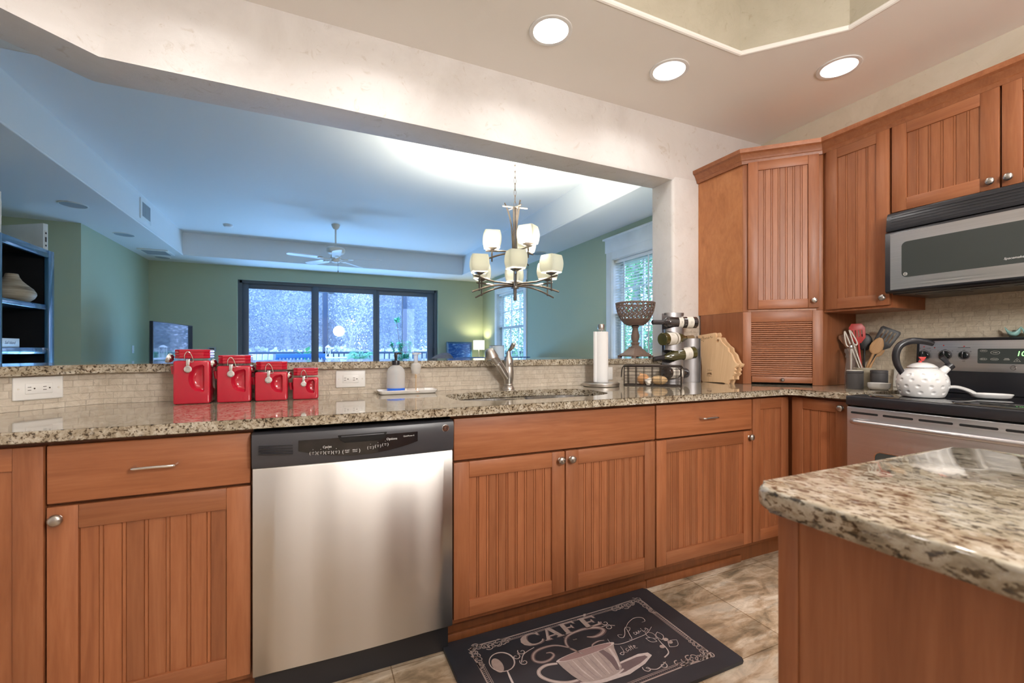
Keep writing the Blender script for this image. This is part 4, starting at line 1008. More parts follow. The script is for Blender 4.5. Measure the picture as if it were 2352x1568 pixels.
for i in range(nst):
    for sg in (1, -1):
        pts = []
        for k in range(13):
            u = .28+.72*k/12; a = 2*PI*i/nst+sg*(.5*2*PI/nst)*math.sin((u-.28)/.72*PI*3); r, z = prf(u); pts.append((r*math.cos(a), r*math.sin(a), z))
        b.tube(pts, .0037, 6)
b.build('bowl', M['rust'], t)

# wire basket with onions
bx = Vector((1.735, 1.935, ZC)); rzb = math.radians(-41)
t = thing('wire_basket', 'dark wire basket holding onions and garlic beside the wine rack', 'basket', bx, rzb)
b = MB(); L, Wd, Hh = .152, .052, .112; wr = .0019
def loop(z, s_=1.0): return [(x, y, z) for x, y in rrect(-L*s_, L*s_, -Wd*s_, Wd*s_, .022, 4)]
for z, r in ((.003, .0026), (Hh, .0032), (Hh-.006, .002)): b.tube(loop(z), r, 6, closed=True)
b.build('rim_wire', M['wire'], t)
b = MB()
for z in (.022, .040, .058, .076, .092): b.tube([(x, y, z+.0022*math.sin(7*x/L+z*90)) for x, y, _ in loop(0)], .0011, 5, closed=True)
for i in range(7):
    x = -L+.022+(2*L-.044)*i/6
    for sy in (-1, 1):
        for dx in (-.0028, .0028): b.tube([(x+dx, sy*Wd, .003), (x+dx, sy*(Wd+.0008), Hh)], .0013, 5)
    b.tube([(x, -Wd, .003), (x, Wd, .003)], .0013, 5)
for i in range(3):
    y = -Wd+.022+(2*Wd-.044)*i/2
    for sx in (-1, 1): b.tube([(sx*L, y, .003), (sx*L, y, Hh)], .0015, 5)
    b.tube([(-L, y, .0028), (L, y, .0028)], .0013, 5)
b.build('mesh_wires', M['wire'], t)
for sx in (-1, 1):
    b = MB(); b.tube(smooth_path([(sx*L, -.03, Hh), (sx*(L+.012), -.034, Hh-.02), (sx*(L+.016), -.02, Hh-.062), (sx*(L+.016), .02, Hh-.062), (sx*(L+.012), .034, Hh-.02), (sx*L, .03, Hh)], 5), .002, 6); b.build('handle', M['wire'], t)
def in_basket(x, y, z): v = Matrix.Rotation(rzb, 3, 'Z') @ Vector((x, y, 0)); return (bx.x+v.x, bx.y+v.y, bx.z+z)
t = thing('onion', 'pale brown onion at the left inside the wire basket', 'onion', in_basket(-.038, .002, .0055), rzb)
b = MB(); b.lathe([(0, .001), (.010, .002), (.026, .012), (.033, .028), (.031, .044), (.020, .056), (.008, .062), (0, .063)], 28); b.bm.transform(Matrix.Rotation(math.radians(-20), 4, 'Y') @ Matrix.Translation((0, 0, .0))); b.build('bulb', M['onion'], t)
b = MB(); b.tube([(0, 0, .058), (-.003, 0, .066), (-.008, 0, .072)], [.005, .003, .0012], 8); b.bm.transform(Matrix.Rotation(math.radians(-20), 4, 'Y')); b.build('stem', M['onion'], t)
b = MB(); b.ball((0, 0, .026), (.046, .027, .0255), seg=28, rings=18); tag(b.build('onion', M['potato'], loc=in_basket(.036, .0, .0050), rotz=rzb), 'oval golden onion at the right inside the wire basket', 'onion')
t = thing('garlic_bulb', 'white garlic bulb at the front of the wire basket', 'garlic', in_basket(-.012, -.034, .0050), rzb)
b = MB(); rings = []
for r, z in ((.004, .0), (.016, .001), (.022, .008), (.0215, .016), (.014, .025), (.006, .031), (.0035, .038)):
    rings.append([((r*(1+.09*math.cos(7*a)))*math.cos(a), (r*(1+.09*math.cos(7*a)))*math.sin(a), z) for a in [2*PI*i/42 for i in range(42)]])
b.loft(rings); b.bm.transform(Matrix.Translation((-.006, 0, .018)) @ Matrix.Rotation(math.radians(-68), 4, 'Y') @ Matrix.Translation((0, 0, -.012))); b.build('cloves', M['garlic'], t)

# wine rack: a tall steel sheet bent into an S, bottles pushed through its openings
RK = Vector((2.005, 2.048, ZC))
t = thing('wine_rack', 'tall bent steel wine rack holding four bottles in the counter corner', 'wine rack', RK)
vr = Vector((.911, -.411)); vf = Vector((.411, .911))            # along the sheet, toward the wall
def S_plan(n, a0, a1, cx, sgn, r):
    out = []
    for i in range(n+1):
        a = a0+(a1-a0)*i/n; out.append((cx+r*math.cos(a), sgn*r*.52*math.sin(a)))
    return out
def sheet(pl, z0, z1, th=.0022):
    A = [vr*x+vf*y for x, y in pl]; A = [(p.x, p.y) for p in A]; rings = []
    for i, p in enumerate(A):
        q = A[min(i+1, len(A)-1)]; o = A[max(i-1, 0)]; d = Vector((q[0]-o[0], q[1]-o[1])).normalized(); nn = Vector((-d.y, d.x))*th/2
        rings.append([(p[0]-nn.x, p[1]-nn.y, z0), (p[0]+nn.x, p[1]+nn.y, z0), (p[0]+nn.x, p[1]+nn.y, z1), (p[0]-nn.x, p[1]-nn.y, z1)])
    mb = MB(); mb.loft(rings); return mb
fr = sheet(S_plan(20, PI, 2*PI, -.0, 1, .059), .0008, .424).build('front_sheet', M['rack_steel'], t, smooth=50)
bk = sheet([(.059, -.002)]+S_plan(16, PI, 0, .112, 1, .051)[0:], .0008, .27).build('back_sheet', M['rack_steel'], t, smooth=50)

def bottle(label, p, ax, glass, foil, prof, labels, text=None):
    """lying bottle: p is the middle, ax points from base to mouth"""
    t = thing('wine_bottle', label, 'wine bottle', p, 0, 'wine bottles in the rack')
    q = Vector(ax).normalized().to_track_quat('Z', 'Y').to_matrix().to_4x4() @ Matrix.Scale(.93, 4) @ Matrix.Translation((0, 0, -.15))
    b = MB(); b.lathe(prof, 36); b.bm.transform(q); b.build('glass', M[glass], t)
    b = MB(); b.lathe([(.0150, .222), (.0152, .285), (.0158, .288), (.0158, .297), (.013, .2995), (.0095, .2995), (.009, .294), (0, .293)], 28); b.bm.transform(q); b.build('neck_foil', M[foil], t)
    for z0, z1, r in labels:
        b = MB(); n = 30; a0, a1 = math.radians(0), math.radians(360); rings = [[(r*math.cos(a0+(a1-a0)*i/n), r*math.sin(a0+(a1-a0)*i/n), z) for i in range(n)] for z in (z0, z1)]
        b.loft(rings, 0, cap=False)
        for k in range(5):
            ang = 2*PI*k/5
            for dz, w in ((.55, .5), (.42, .34), (.30, .42)):
                A = [ang-w/2+w*i/6 for i in range(7)]; zc = z0+(z1-z0)*dz
                b.loft([[((r+.0003)*math.cos(a), (r+.0003)*math.sin(a), zc-.0009) for a in A], [((r+.0003)*math.cos(a), (r+.0003)*math.sin(a), zc+.0009) for a in A]][::1], 1, cap=False) if False else None
                for a, a2 in zip(A[::2], A[1::2]): b.quad(*[((r+.0004)*math.cos(q_), (r+.0004)*math.sin(q_), zq) for q_, zq in ((a, zc-.001), (a2, zc-.001), (a2, zc+.001), (a, zc+.001))], 1)
        b.bm.transform(q); b.build('label', [M['label_cream'], M['label_ink']], t)
    return q
bord = [(0, .006), (.020, .002), (.034, .0), (.0375, .004), (.0375, .185), (.034, .203), (.022, .217), (.0148, .226), (.0143, .285), (.0143, .297), (0, .297)]
burg = [(0, .006), (.020, .002), (.037, .0), (.041, .004), (.041, .135), (.038, .160), (.027, .190), (.018, .212), (.0148, .228), (.0143, .285), (.0143, .297), (0, .297)]
BZ = [1.254, 1.157, 1.052, .946]
bottle('dark wine bottle with white labels, topmost in the rack, neck to the left', (2.005, 2.045, BZ[0]), (-.86, .30, -.0), 'bottle_black', 'foil', bord, [(.030, .072, .0379), (.100, .130, .0379)])
bottle('olive wine bottle second from the top, base toward the viewer', (2.025, 2.035, BZ[1]), (.93, .10, .05), 'bottle_olive', 'tan_foil', burg, [(.035, .100, .0414), (.106, .126, .0414)])
bottle('olive wine bottle third from the top, neck sloping down to the left', (2.005, 2.045, BZ[2]), (-.86, .18, -.13), 'bottle_olive', 'foil', burg, [(.035, .090, .0414)])
bottle('dark wine bottle lowest in the rack, behind the wire basket', (2.050, 2.040, BZ[3]), (.93, .14, -.04), 'bottle_black', 'foil', bord, [(.030, .095, .0379), (.110, .140, .0379)])
for z, ax in zip(BZ, ((-.86, .30, 0), (.93, .10, .05), (-.86, .18, -.13), (.93, .14, -.04))):
    c = MB(); A = Vector(ax).normalized()*.2; c.tube([Vector((0, 0, z-ZC))-A, Vector((0, 0, z-ZC))+A], .046, 28)
    cut(fr, c.build('cutter', M['nickel'], t)) if False else None
def cut_world(o, z, ax, r=.045):
    c = MB(); A = Vector(ax).normalized()*.25; p = Vector((RK.x, RK.y, z)); c.tube([p-A, p+A], r, 28); k = c.build('cutter', M['nickel']); bpy.context.view_layer.update(); cut(o, k)
for z, ax in zip(BZ, ((-.86, .30, 0), (.93, .10, .05), (-.86, .18, -.13), (.93, .14, -.04))): cut_world(fr, z, ax, .043)
def split_loose(o, name):
    bm = bmesh.new(); bm.from_mesh(o.data); todo = set(bm.verts); mats = list(o.data.materials); par = o.parent; out = []
    while todo:
        st = [next(iter(todo))]; grp = set(st)
        while st:
            v = st.pop()
            for e in v.link_edges:
                w = e.other_vert(v)
                if w not in grp: grp.add(w); st.append(w)
        todo -= grp; nb = bmesh.new(); mp = {v: nb.verts.new(v.co) for v in grp}
        for f in bm.faces:
            if f.verts[0] in grp: nb.faces.new([mp[v] for v in f.verts])
        mb = MB(); mb.bm.free(); mb.bm = nb; out.append(mb.build(name, mats, par, smooth=45))
    bm.free(); bpy.data.objects.remove(o); return out
split_loose(fr, 'steel_band')
sheet([(-.059, .040), (-.03, .047), (.03, .047), (.059, .040)], .0008, .424).build('back_plate', M['rack_steel'], t, smooth=50)

# state-shaped bamboo cutting boards leaning on the corner unit
BRD = [(-0.075, 0.296), (0.006, 0.304), (0.058, 0.31), (0.065, 0.292), (0.058, 0.28), (0.09, 0.279), (0.106, 0.253), (0.137, 0.227), (0.162, 0.215), (0.166, 0.193), (0.192, 0.176), (0.206, 0.147), (0.221, 0.125), (0.241, 0.122), (0.236, 0.106), (0.218, 0.097), (0.231, 0.085), (0.217, 0.075), (0.231, 0.064), (0.212, 0.05), (0.217, 0.029), (0.192, 0.026), (0.187, 0.0), (0.17, 0.001), (0.162, 0.008), (0.006, -0.001), (-0.007, 0.011), (-0.014, 0.093), (-0.025, 0.138), (-0.048, 0.215)]
BRD = [(x, max(.0005, z)) for x, z in BRD]
def stroke(mb, pts, w, m=0, h=.0003, n=5, z=None):
    """flat printed stroke in local xy, slightly raised; w may vary along it"""
    P = smooth_path([(x, y, 0) for x, y in pts], n); W_ = w if isinstance(w, (list, tuple)) else [w]*len(pts); rings = []
    for i, p in enumerate(P):
        d = (P[min(i+1, len(P)-1)]-P[max(i-1, 0)]); d = d.normalized() if d.length > 1e-9 else Vector((1, 0, 0)); nn = Vector((-d.y, d.x, 0))
        f = i/(len(P)-1)*(len(W_)-1); k = min(int(f), len(W_)-2); ww = (W_[k]+(W_[k+1]-W_[k])*(f-k))/2
        rings.append((p-nn*ww, p+nn*ww))
    for (a, b_), (c, d_) in zip(rings, rings[1:]): mb.quad((a.x, a.y, h), (c.x, c.y, h), (d_.x, d_.y, h), (b_.x, b_.y, h), m)
def board(label, loc, first=None):
    t = thing('cutting_board', label, 'cutting board', loc, -PI/2, 'state-shaped bamboo boards')
    t.rotation_euler = (math.radians(-9), 0, -PI/2)
    b = MB(); b.prism([(x, z) for x, z in BRD], 0, .016, 'y', 0, .0016, 2); bd = b.build('board', M['bamboo'], t, smooth=30)
    c = MB(); c.prism(disc_hole(.083, .258, .010, 20), -.02, .04, 'y'); k = c.build('cutter', M['bamboo']); k.parent = t; bpy.context.view_layer.update(); cut(bd, k)
    b = MB(); b.T = Matrix.Translation((0, -.0003, 0)) @ FACE
    stroke(b, [(-.035, .280), (-.044, .270), (-.038, .262), (-.030, .272), (-.036, .286), (-.026, .283), (-.022, .270), (-.014, .278), (-.010, .270), (-.004, .281), (.002, .272), (.010, .284), (.012, .273), (.022, .281), (.030, .288), (.034, .277), (.044, .284)], .0022)
    stroke(b, [(-.030, .262), (-.024, .255), (-.020, .268)], .0018)
    cx, cz = .050, .052
    for s_ in (1, -1):
        for ang, L_ in ((0, .022), (28, .018), (60, .012)):
            a = math.radians(ang); b.quad((cx, cz, 0), (cx+s_*L_*.55*math.cos(a)-.004*math.sin(a), cz+L_*.55*math.sin(a)+.004*math.cos(a), 0), (cx+s_*L_*math.cos(a), cz+L_*math.sin(a), 0), (cx+s_*L_*.55*math.cos(a)+.004*math.sin(a), cz+L_*.55*math.sin(a)-.004*math.cos(a), 0))
    b.T = Matrix.Translation((0, -.0004, 0)); put_text(b, 'TOTALLY', .0085, on_face(cx, 0, cz+.023), depth=.0001); put_text(b, 'BAMBOO', .0085, on_face(cx, 0, cz-.012), depth=.0001)
    b.build('burned_mark', plain('burned_wood', (.20, .10, .045), .7), t, smooth=0)
    return t
board('front bamboo cutting board shaped like a state, with script and a burned logo', (2.218, 2.030, ZC))
t = thing('cutting_board', 'rear bamboo cutting board shaped like a state, half hidden behind the front one', 'cutting board', (2.247, 2.020, ZC), 0, 'state-shaped bamboo boards')
t.rotation_euler = (math.radians(-9), 0, -PI/2)
b = MB(); b.prism([(x, z) for x, z in BRD], 0, .016, 'y', 0, .0016, 2); b.build('board', M['bamboo'], t, smooth=30)

# ================================================================ BY THE RANGE
def mk(x, y): return (x, y, ZC)
t = thing('salt_canister', 'dark grey ceramic jar with pale lid in front of the clear mill', 'jar', mk(2.55, 1.352))
b = MB(); b.lathe([(0, .0005), (.035, .0005), (.0368, .003), (.0372, .079), (.0352, .080), (.0352, .081), (.0376, .082), (.0376, .091), (.0356, .093), (0, .093)], 40); b.build('body', M['grey_ceramic'], t)
b = MB(); b.lathe([(0, .0965), (.032, .096), (.0345, .0935), (.0345, .0928)], 40); b.build('lid', M['ivory'], t)
t = thing('salt_canister', 'dark grey ceramic jar behind the shallow white dish', 'jar', mk(2.70, 1.317))
b = MB(); b.lathe([(0, .0005), (.035, .0005), (.0368, .003), (.0372, .079), (.0352, .080), (.0352, .081), (.0376, .082), (.0376, .091), (.0356, .093), (0, .093)], 40); b.build('body', M['grey_ceramic'], t)
b = MB(); b.lathe([(0, .0945), (.032, .094), (.0345, .0935), (.0345, .0928)], 40); b.build('lid', M['grey_ceramic'], t)
t = thing('pepper_mill', 'clear acrylic pepper mill with ribbed head behind the grey jar', 'pepper mill', mk(2.66, 1.428))
b = MB(); b.lathe([(0.0, 0.0005), (0.0272, 0.0005), (0.0288, 0.004), (0.0288, 0.04), (0.0272, 0.085), (0.0232, 0.125), (0.0204, 0.15), (0.0208, 0.158), (0.0264, 0.16), (0.0264, 0.166), (0.0232, 0.168), (0.024, 0.176), (0.0216, 0.178), (0.0284, 0.186), (0.0292, 0.198), (0.0264, 0.206), (0.016, 0.208), (0.0096, 0.209)], 40); b.build('body', M['acrylic'], t)
b = MB(); b.tube([(0, 0, .01), (0, 0, .205)], .006, 10); b.build('shaft', M['chrome'], t)
b = MB(); b.lathe([(.006, .207), (.010, .211), (.011, .216), (.008, .222), (.0085, .226), (.005, .231), (0, .232)], 20); b.build('cap_nut', M['chrome'], t)
t = thing('dish', 'shallow white dish in front of the second grey jar', 'dish', mk(2.585, 1.262))
b = MB(); b.lathe([(0, .0005), (.032, .0005), (.040, .005), (.0452, .016), (.0464, .034), (.0448, .0345), (.0432, .018), (.037, .0085), (0, .007)], 40); b.build('body', M['white_glaze'], t)
b = MB(); b.lathe([(0, .0005), (.036, .0005), (.038, .004), (.046, .080), (.048, .092), (.0495, .098), (.048, .103), (.0455, .103), (.043, .09), (.034, .008), (0, .007)], 40)
CR = Vector((2.765, 1.418, ZC)); t = thing('utensil_crock', 'cream stoneware crock full of cooking utensils in the corner', 'crock', CR); b.build('body', M['crock'], t)
t = thing('trivet', 'small cream tile standing against the wall behind the grey jar', 'trivet', (2.872, 1.29, ZC), 0)
b = MB(); b.box(-.006, .006, -.045, .045, .0005, .10, bev=.002); b.bm.transform(Matrix.Rotation(math.radians(8), 4, 'Y')); b.build('tile', M['ivory'], t)
b = MB(); b.ball((-.0065, -.030, .062), (.002, .004, .004)); b.build('hole', M['void'], t)

def utensil(name, label, cat, foot, tip, build):
    """local z runs from the foot in the crock to the tip; local -y faces the room"""
    f = Vector(foot); d = Vector(tip)-f
    t = thing(name, label, cat, f, 0, 'utensils in the crock')
    z = d.normalized(); y = Vector((.85, .53, 0)); y = (y-z*y.dot(z)).normalized(); x = y.cross(z)
    t.rotation_euler = Matrix((x, y, z)).transposed().to_euler(); build(t, d.length); return t
def cr(dx, dy): return (CR.x+dx, CR.y+dy, ZC+.012)
# camera-right is (.66,-.75) from here, up is z
def tipp(r, z, fwd=0): return (CR.x+.62*r-.78*fwd, CR.y-.78*r-.62*fwd, z)
def spat(head, handle, matn):
    def f(t, L):
        b = MB(); b.tube(smooth_path([(0, 0, 0), (0, -.001, L*.3), (0, 0, L-.095)], 4), .0052, 10); b.build('handle', M[handle], t)
        b = MB(); o = [(-.012, L-.105), (.012, L-.105), (.034, L-.075), (.036, L-.02), (.022, L+.002), (-.022, L+.006), (-.036, L-.015), (-.034, L-.075)]
        b.prism(o, -.0018, .0018, 'y', 0, .0012); h = b.build('blade', M[matn], t)
        for i in range(4):
            c = MB(); c.prism([(-.024+i*.0135, L-.070), (-.019+i*.0135, L-.070), (-.019+i*.0135, L-.032), (-.024+i*.0135, L-.032)], -.02, .02, 'y'); k = c.build('cutter', M[matn]); k.parent = t; bpy.context.view_layer.update(); cut(h, k)
    return f
utensil('slotted_spatula', 'red slotted spatula standing in the crock', 'spatula', cr(.005, .01), tipp(-.035, 1.228, .0), spat(1, 'red_nylon', 'red_nylon'))
def turner(t, L):
    b = MB(); b.tube([(0, 0, 0), (0, 0, L-.10)], .0055, 10); b.build('handle', M['black_nylon'], t)
    b = MB(); o = [(-.012, L-.125), (.012, L-.125), (.040, L-.095), (.046, L-.01), (.040, L), (-.040, L), (-.046, L-.01), (-.040, L-.095)]
    b.prism(o, -.0018, .0018, 'y', 0, .0012); h = b.build('blade', M['black_nylon'], t)
    for i in range(4):
        c = MB(); x = -.029+i*.0165; c.prism([(x, L-.075), (x+.008, L-.075), (x+.008, L-.014), (x, L-.014)], -.02, .02, 'y'); k = c.build('cutter', M['black_nylon']); k.parent = t; bpy.context.view_layer.update(); cut(h, k)
utensil('slotted_turner', 'black slotted turner leaning far to the right out of the crock', 'spatula', cr(-.02, .03), tipp(.118, 1.200, .0), turner)
def wspoon(t, L):
    b = MB(); b.tube([(0, 0, 0), (0, 0, L-.085)], [.0062, .0068], 12); b.build('handle', M['spoonwood'], t)
    b = MB(); rings = []
    for u in (0, .08, .2, .4, .6, .8, .93, 1.0):
        w = .0068+.0225*math.sin(PI*min(1, u*1.0)**.8)**.7 if u not in (0, 1.0) else (.0068 if u == 0 else .006)
        z = L-.09+.092*u; rings.append([(w*math.cos(a), (.0055 if u < .99 else .003)*math.sin(a), z) for a in [2*PI*i/20 for i in range(20)]])
    b.loft(rings); b.build('bowl', M['spoonwood'], t)
utensil('wooden_spoon', 'wooden spoon with broad bowl leaning right in front of the black turner', 'spoon', cr(-.01, .02), tipp(.066, 1.150, .02), wspoon)
utensil('wooden_spoon', 'second wooden spoon, mostly hidden behind the broad one', 'spoon', cr(.01, .015), tipp(.080, 1.135, -.02), wspoon)
def paddle(t, L):
    b = MB(); b.tube([(0, 0, 0), (0, 0, L-.08)], .0055, 10); b.build('handle', M['brown_nylon'], t)
    b = MB(); b.prism([(-.010, L-.10), (.010, L-.10), (.026, L-.02), (.024, L), (-.018, L+.004), (-.026, L-.01)], -.0025, .0025, 'y', 0, .0015); b.build('blade', M['brown_nylon'], t)
utensil('wooden_paddle', 'brown wooden paddle leaning left in the crock', 'spatula', cr(.02, -.01), tipp(-.095, 1.170, -.01), paddle)
utensil('wooden_paddle', 'short brown paddle behind the white tongs in the crock', 'spatula', cr(.015, -.015), tipp(-.062, 1.165, -.015), paddle)
def tongs(t, L):
    for s_ in (-1, 1):
        b = MB(); x = s_*.006; b.tube(smooth_path([(x*.4, 0, 0), (x, 0, L*.45), (x*1.2, 0, L*.75), (x*1.6, 0, L-.004), (x*.9+s_*.007, 0, L), (x+s_*.012, 0, L-.02), (x+s_*.018, -.004, L-.070), (x+s_*.010, -.006, L-.085), (x+s_*.002, -.004, L-.075)], 5), .0034, 8); b.build('arm', M['ivory'], t)
utensil('tongs', 'white wire tongs standing in the crock left of the red spatula', 'tongs', cr(.0, -.01), tipp(-.080, 1.190, .02), tongs)
def ladle(t, L):
    b = MB(); b.tube([(0, 0, 0), (0, 0, L-.08)], .005, 10); b.build('handle', M['black_nylon'], t)
    b = MB(); b.ball((0, .004, L-.045), (.034, .010, .048), seg=24, rings=14); b.build('bowl', M['black_nylon'], t)
utensil('ladle', 'black spoon behind the red spatula in the crock', 'spoon', cr(.025, .02), tipp(.010, 1.175, -.03), ladle)

# kettle
KT = Vector((2.425, 1.022, .8824)); t = thing('kettle', 'white dimpled enamel kettle with black handle on the front left burner', 'kettle', KT, math.radians(-41))
b = MB(); prof = [(0.0, 0.0005), (0.0632, 0.0005), (0.0711, 0.004), (0.0798, 0.022), (0.0869, 0.048), (0.0885, 0.068), (0.0845, 0.088), (0.0758, 0.105), (0.0632, 0.118), (0.0521, 0.124), (0.0506, 0.127)]
def kr(z):
    for (r0, z0), (r1, z1) in zip(prof[1:], prof[2:]):
        if z0 <= z <= z1: return r0+(r1-r0)*(z-z0)/(z1-z0+1e-9)
    return .0506
# fine surface of revolution with rows of round dimples pressed in
dim = []
for row, (z, n_) in enumerate(((.024, 12), (.050, 13), (.076, 13), (.099, 11))):
    for i in range(n_): dim.append((2*PI*(i+.5*(row % 2))/n_, z, (.0088 if row < 3 else .0075)))
zz = [0.0005+(.127-.0005)*i/70 for i in range(71)]; ns = 200; t2 = bmesh.new(); rings = []
sm = smooth_path([(r, z, 0) for r, z in prof[1:]], 8); szr = [(p.y, p.x) for p in sm]
def kr2(z):
    for (z0, r0), (z1, r1) in zip(szr, szr[1:]):
        if z0 <= z <= z1: return r0+(r1-r0)*(z-z0)/(z1-z0+1e-9)
    return szr[-1][1]
for z in zz:
    r = kr2(z); ring = []
    for i in range(ns):
        a = 2*PI*i/ns; dep = 0
        for da, dz, dr in dim:
            if abs(z-dz) > dr: continue
            q = (a-da+PI) % (2*PI)-PI; e = math.hypot(q*r, (z-dz)*1.15)/dr
            if e < 1: dep = max(dep, .0048*(1-e*e)**1.2)
        ring.append(((r-dep)*math.cos(a), (r-dep)*math.sin(a), z))
    rings.append(ring)
b.loft(rings); b.build('body', M['white_glaze'], t, smooth=60)
b = MB(); b.lathe([(0, .151), (.016, .1505), (.036, .144), (.049, .134), (.0518, .129), (.0506, .127), (0, .127)], 44); ld = b.build('lid', M['white_glaze'], t)
b = MB(); b.tube([(.0525*math.cos(2*PI*i/44), .0525*math.sin(2*PI*i/44), .1278) for i in range(44)], .0014, 6, closed=True); b.build('lid_rim', M['chrome'], ld)
b = MB(); b.tube(smooth_path([(.060, 0, .098), (.078, 0, .118), (.094, 0, .133)], 5), [.0185, .018, .0175, .017, .0165, .016, .0155, .015, .0147, .0143, .014], 20); b.build('spout', M['white_glaze'], t)
b = MB(); b.tube([(.089, 0, .1285), (.102, 0, .141)], [.0168, .0163], 20); b.tube(smooth_path([(.093, 0, .140), (.083, 0, .158), (.068, 0, .176)], 4), [.008, .008, .0085, .009, .010, .0105, .011, .0115, .012], 10); b.build('whistle_lever', M['black_plastic'], t)
b = MB(); hp = smooth_path([(-.070, 0, .100), (-.090, 0, .140), (-.095, 0, .185), (-.080, 0, .224), (-.045, 0, .243), (.0, 0, .243), (.038, 0, .232)], 6)
b.tube(hp, [.0112+.0032*math.sin(PI*i/(len(hp)-1)) for i in range(len(hp))], 16); b.build('handle', M['black_plastic'], t)
b = MB(); b.tube([(-.008, 0, .150), (-.006, 0, .158)], .006, 10); b.prism([(-.014, .175), (.014, .175), (.004, .157), (-.004, .157)], -.004, .004, 'y', 0, .001); b.build('lid_knob', M['red_nylon'], ld)

# spoon rest
SRp = Vector((2.60, .865, .8824)); t = thing('spoon_rest', 'white ceramic spoon rest with arched handle on the cooktop', 'spoon rest', SRp, math.radians(-58))
b = MB(); rings = []
for sx, sy, z in ((.72, .62, .0006), (.90, .85, .006), (1.0, 1.0, .019), (.985, .98, .0215), (.95, .93, .019), (.85, .78, .010), (.6, .5, .006)): rings.append([(x, y, z) for x, y in sup(0, 0, .066*sx, .040*sy, 2.2, 40)])
b.loft(rings); b.build('bowl', M['white_glaze'], t)
b = MB(); hp = smooth_path([(-.050, 0, .016), (-.070, 0, .030), (-.105, 0, .043), (-.140, 0, .038), (-.168, 0, .014), (-.170, 0, .010)], 6)
b.tube(hp, [.022-.006*min(1, i/14)+.002*max(0, (i-20)/10) for i in range(len(hp))], 14, flat=.5); b.build('handle', M['white_glaze'], t)

# little bird dishes on the back guard
def bird(y, label):
    t = thing('bird_figurine', label, 'figurine', (2.866, y, 1.1465), -PI/2, 'teal birds on the range')
    b = MB(); rings = []
    for u, w, z0, z1 in ((0, .003, .034, .036), (.10, .006, .020, .031), (.22, .011, .006, .024), (.38, .0165, .001, .0195), (.55, .019, .0005, .0175), (.72, .0175, .001, .021), (.86, .012, .006, .029), (.95, .007, .016, .034), (1, .0015, .033, .0365)):
        x = -.030+.052*u; zc, hz = (z0+z1)/2*1.2+.002, (z1-z0)/2*1.2; rings.append([(x, w*math.cos(a), zc+hz*math.sin(a)) for a in [2*PI*i/20 for i in range(20)]])
    b.loft(rings); b.build('body', M['teal'], t)
    b = MB(); b.tube([(.0205, 0, .041), (.0265, 0, .040)], [.0022, .0006], 8); b.build('beak', M['teal'], t)
bird(.880, 'teal glazed bird nearest the corner on the range back guard'); bird(.830, 'teal glazed bird nearest the right picture edge on the range back guard')

# ================================================================ FLOOR MAT
t = thing('kitchen_mat', 'dark printed cafe mat with a coffee cup on the floor by the sink', 'floor mat', (.90, 1.322, 0.0003))
b = MB(); hw, hd = .470, .255
b.prism(rrect(-hw, hw, -hd, hd, .012), 0, .012, 'z', 0, .006, 3); 
MATC = plain('charcoal_mat', (.028, .032, .043), .45, noise=12); INK = plain('print_taupe', (.40, .33, .315), .6, noise=60); INK2 = plain('print_plum', (.16, .115, .125), .6, noise=40); INK3 = plain('print_pale', (.58, .52, .52), .6, noise=70); INK4 = plain('print_rose', (.30, .20, .20), .6)
b.build('pad', MATC, t)
zp = .0122
def at(z): return Matrix.Translation((0, 0, z))
b = MB(); b.T = at(zp)
def stk(pts, w, m=0, h=.0002, n=5): stroke(b, pts, w, m, h, n)
# frame: double rules, notched by scrollwork in the corners
fx, fy = .385, .192
for q, w in ((0, .005), (.013, .0022), (.018, .0016)):
    for sg in (1, -1):
        stk([(-fx+.12, sg*(fy-q)), (fx-.12, sg*(fy-q))], w); stk([(sg*(fx-q), -fy+.10), (sg*(fx-q), fy-.08)], w)
for i in range(60):
    for sg in (1, -1):
        x = -fx+.13+(2*fx-.26)*i/59; stk([(x, sg*(fy-.004)), (x+.001, sg*(fy-.011))], .0022, 1, .00015, 1)
        if i < 26: y = -fy+.10+(2*fy-.18)*i/25; stk([(sg*(fx-.003), y), (sg*(fx-.011), y+.001)], .0024, 0, .00015, 1)
def curl(cx, cy, r, a0, turns, sg, w, m=0):
    pts = []
    for k in range(22):
        f = k/21; a = math.radians(a0)+sg*turns*2*PI*f; rr_ = r*(1-.86*f); pts.append((cx+rr_*math.cos(a), cy+rr_*math.sin(a)))
    stk(pts, [w, w*.9, w*.5], m, .0002, 2)
rnd = random.Random(4)
for sx in (1, -1):
    for sy in (1, -1):
        cx, cy = sx*(fx-.035), sy*(fy-.03)
        for k in range(16):
            f = k/15; px = cx+sx*(.028-.135*f); py = cy+sy*(.028+.006*math.sin(f*9)-.012*f); curl(px, py-sy*.008*(k % 2), .013+.004*rnd.random(), rnd.random()*360, .9, 1 if k % 2 else -1, .0038, 0)
            if k < 11: f = k/10; curl(cx+sx*(.028-.006*(k % 2)), cy+sy*(.028-.095*f), .012+.003*rnd.random(), rnd.random()*360, .9, -1 if k % 2 else 1, .0036, 0)
        stk([(cx+sx*.034, cy-sy*.08), (cx+sx*.036, cy+sy*.005), (cx+sx*.026, cy+sy*.028), (cx, cy+sy*.034), (cx-sx*.11, cy+sy*.031)], [.003, .007, .009, .007, .003])
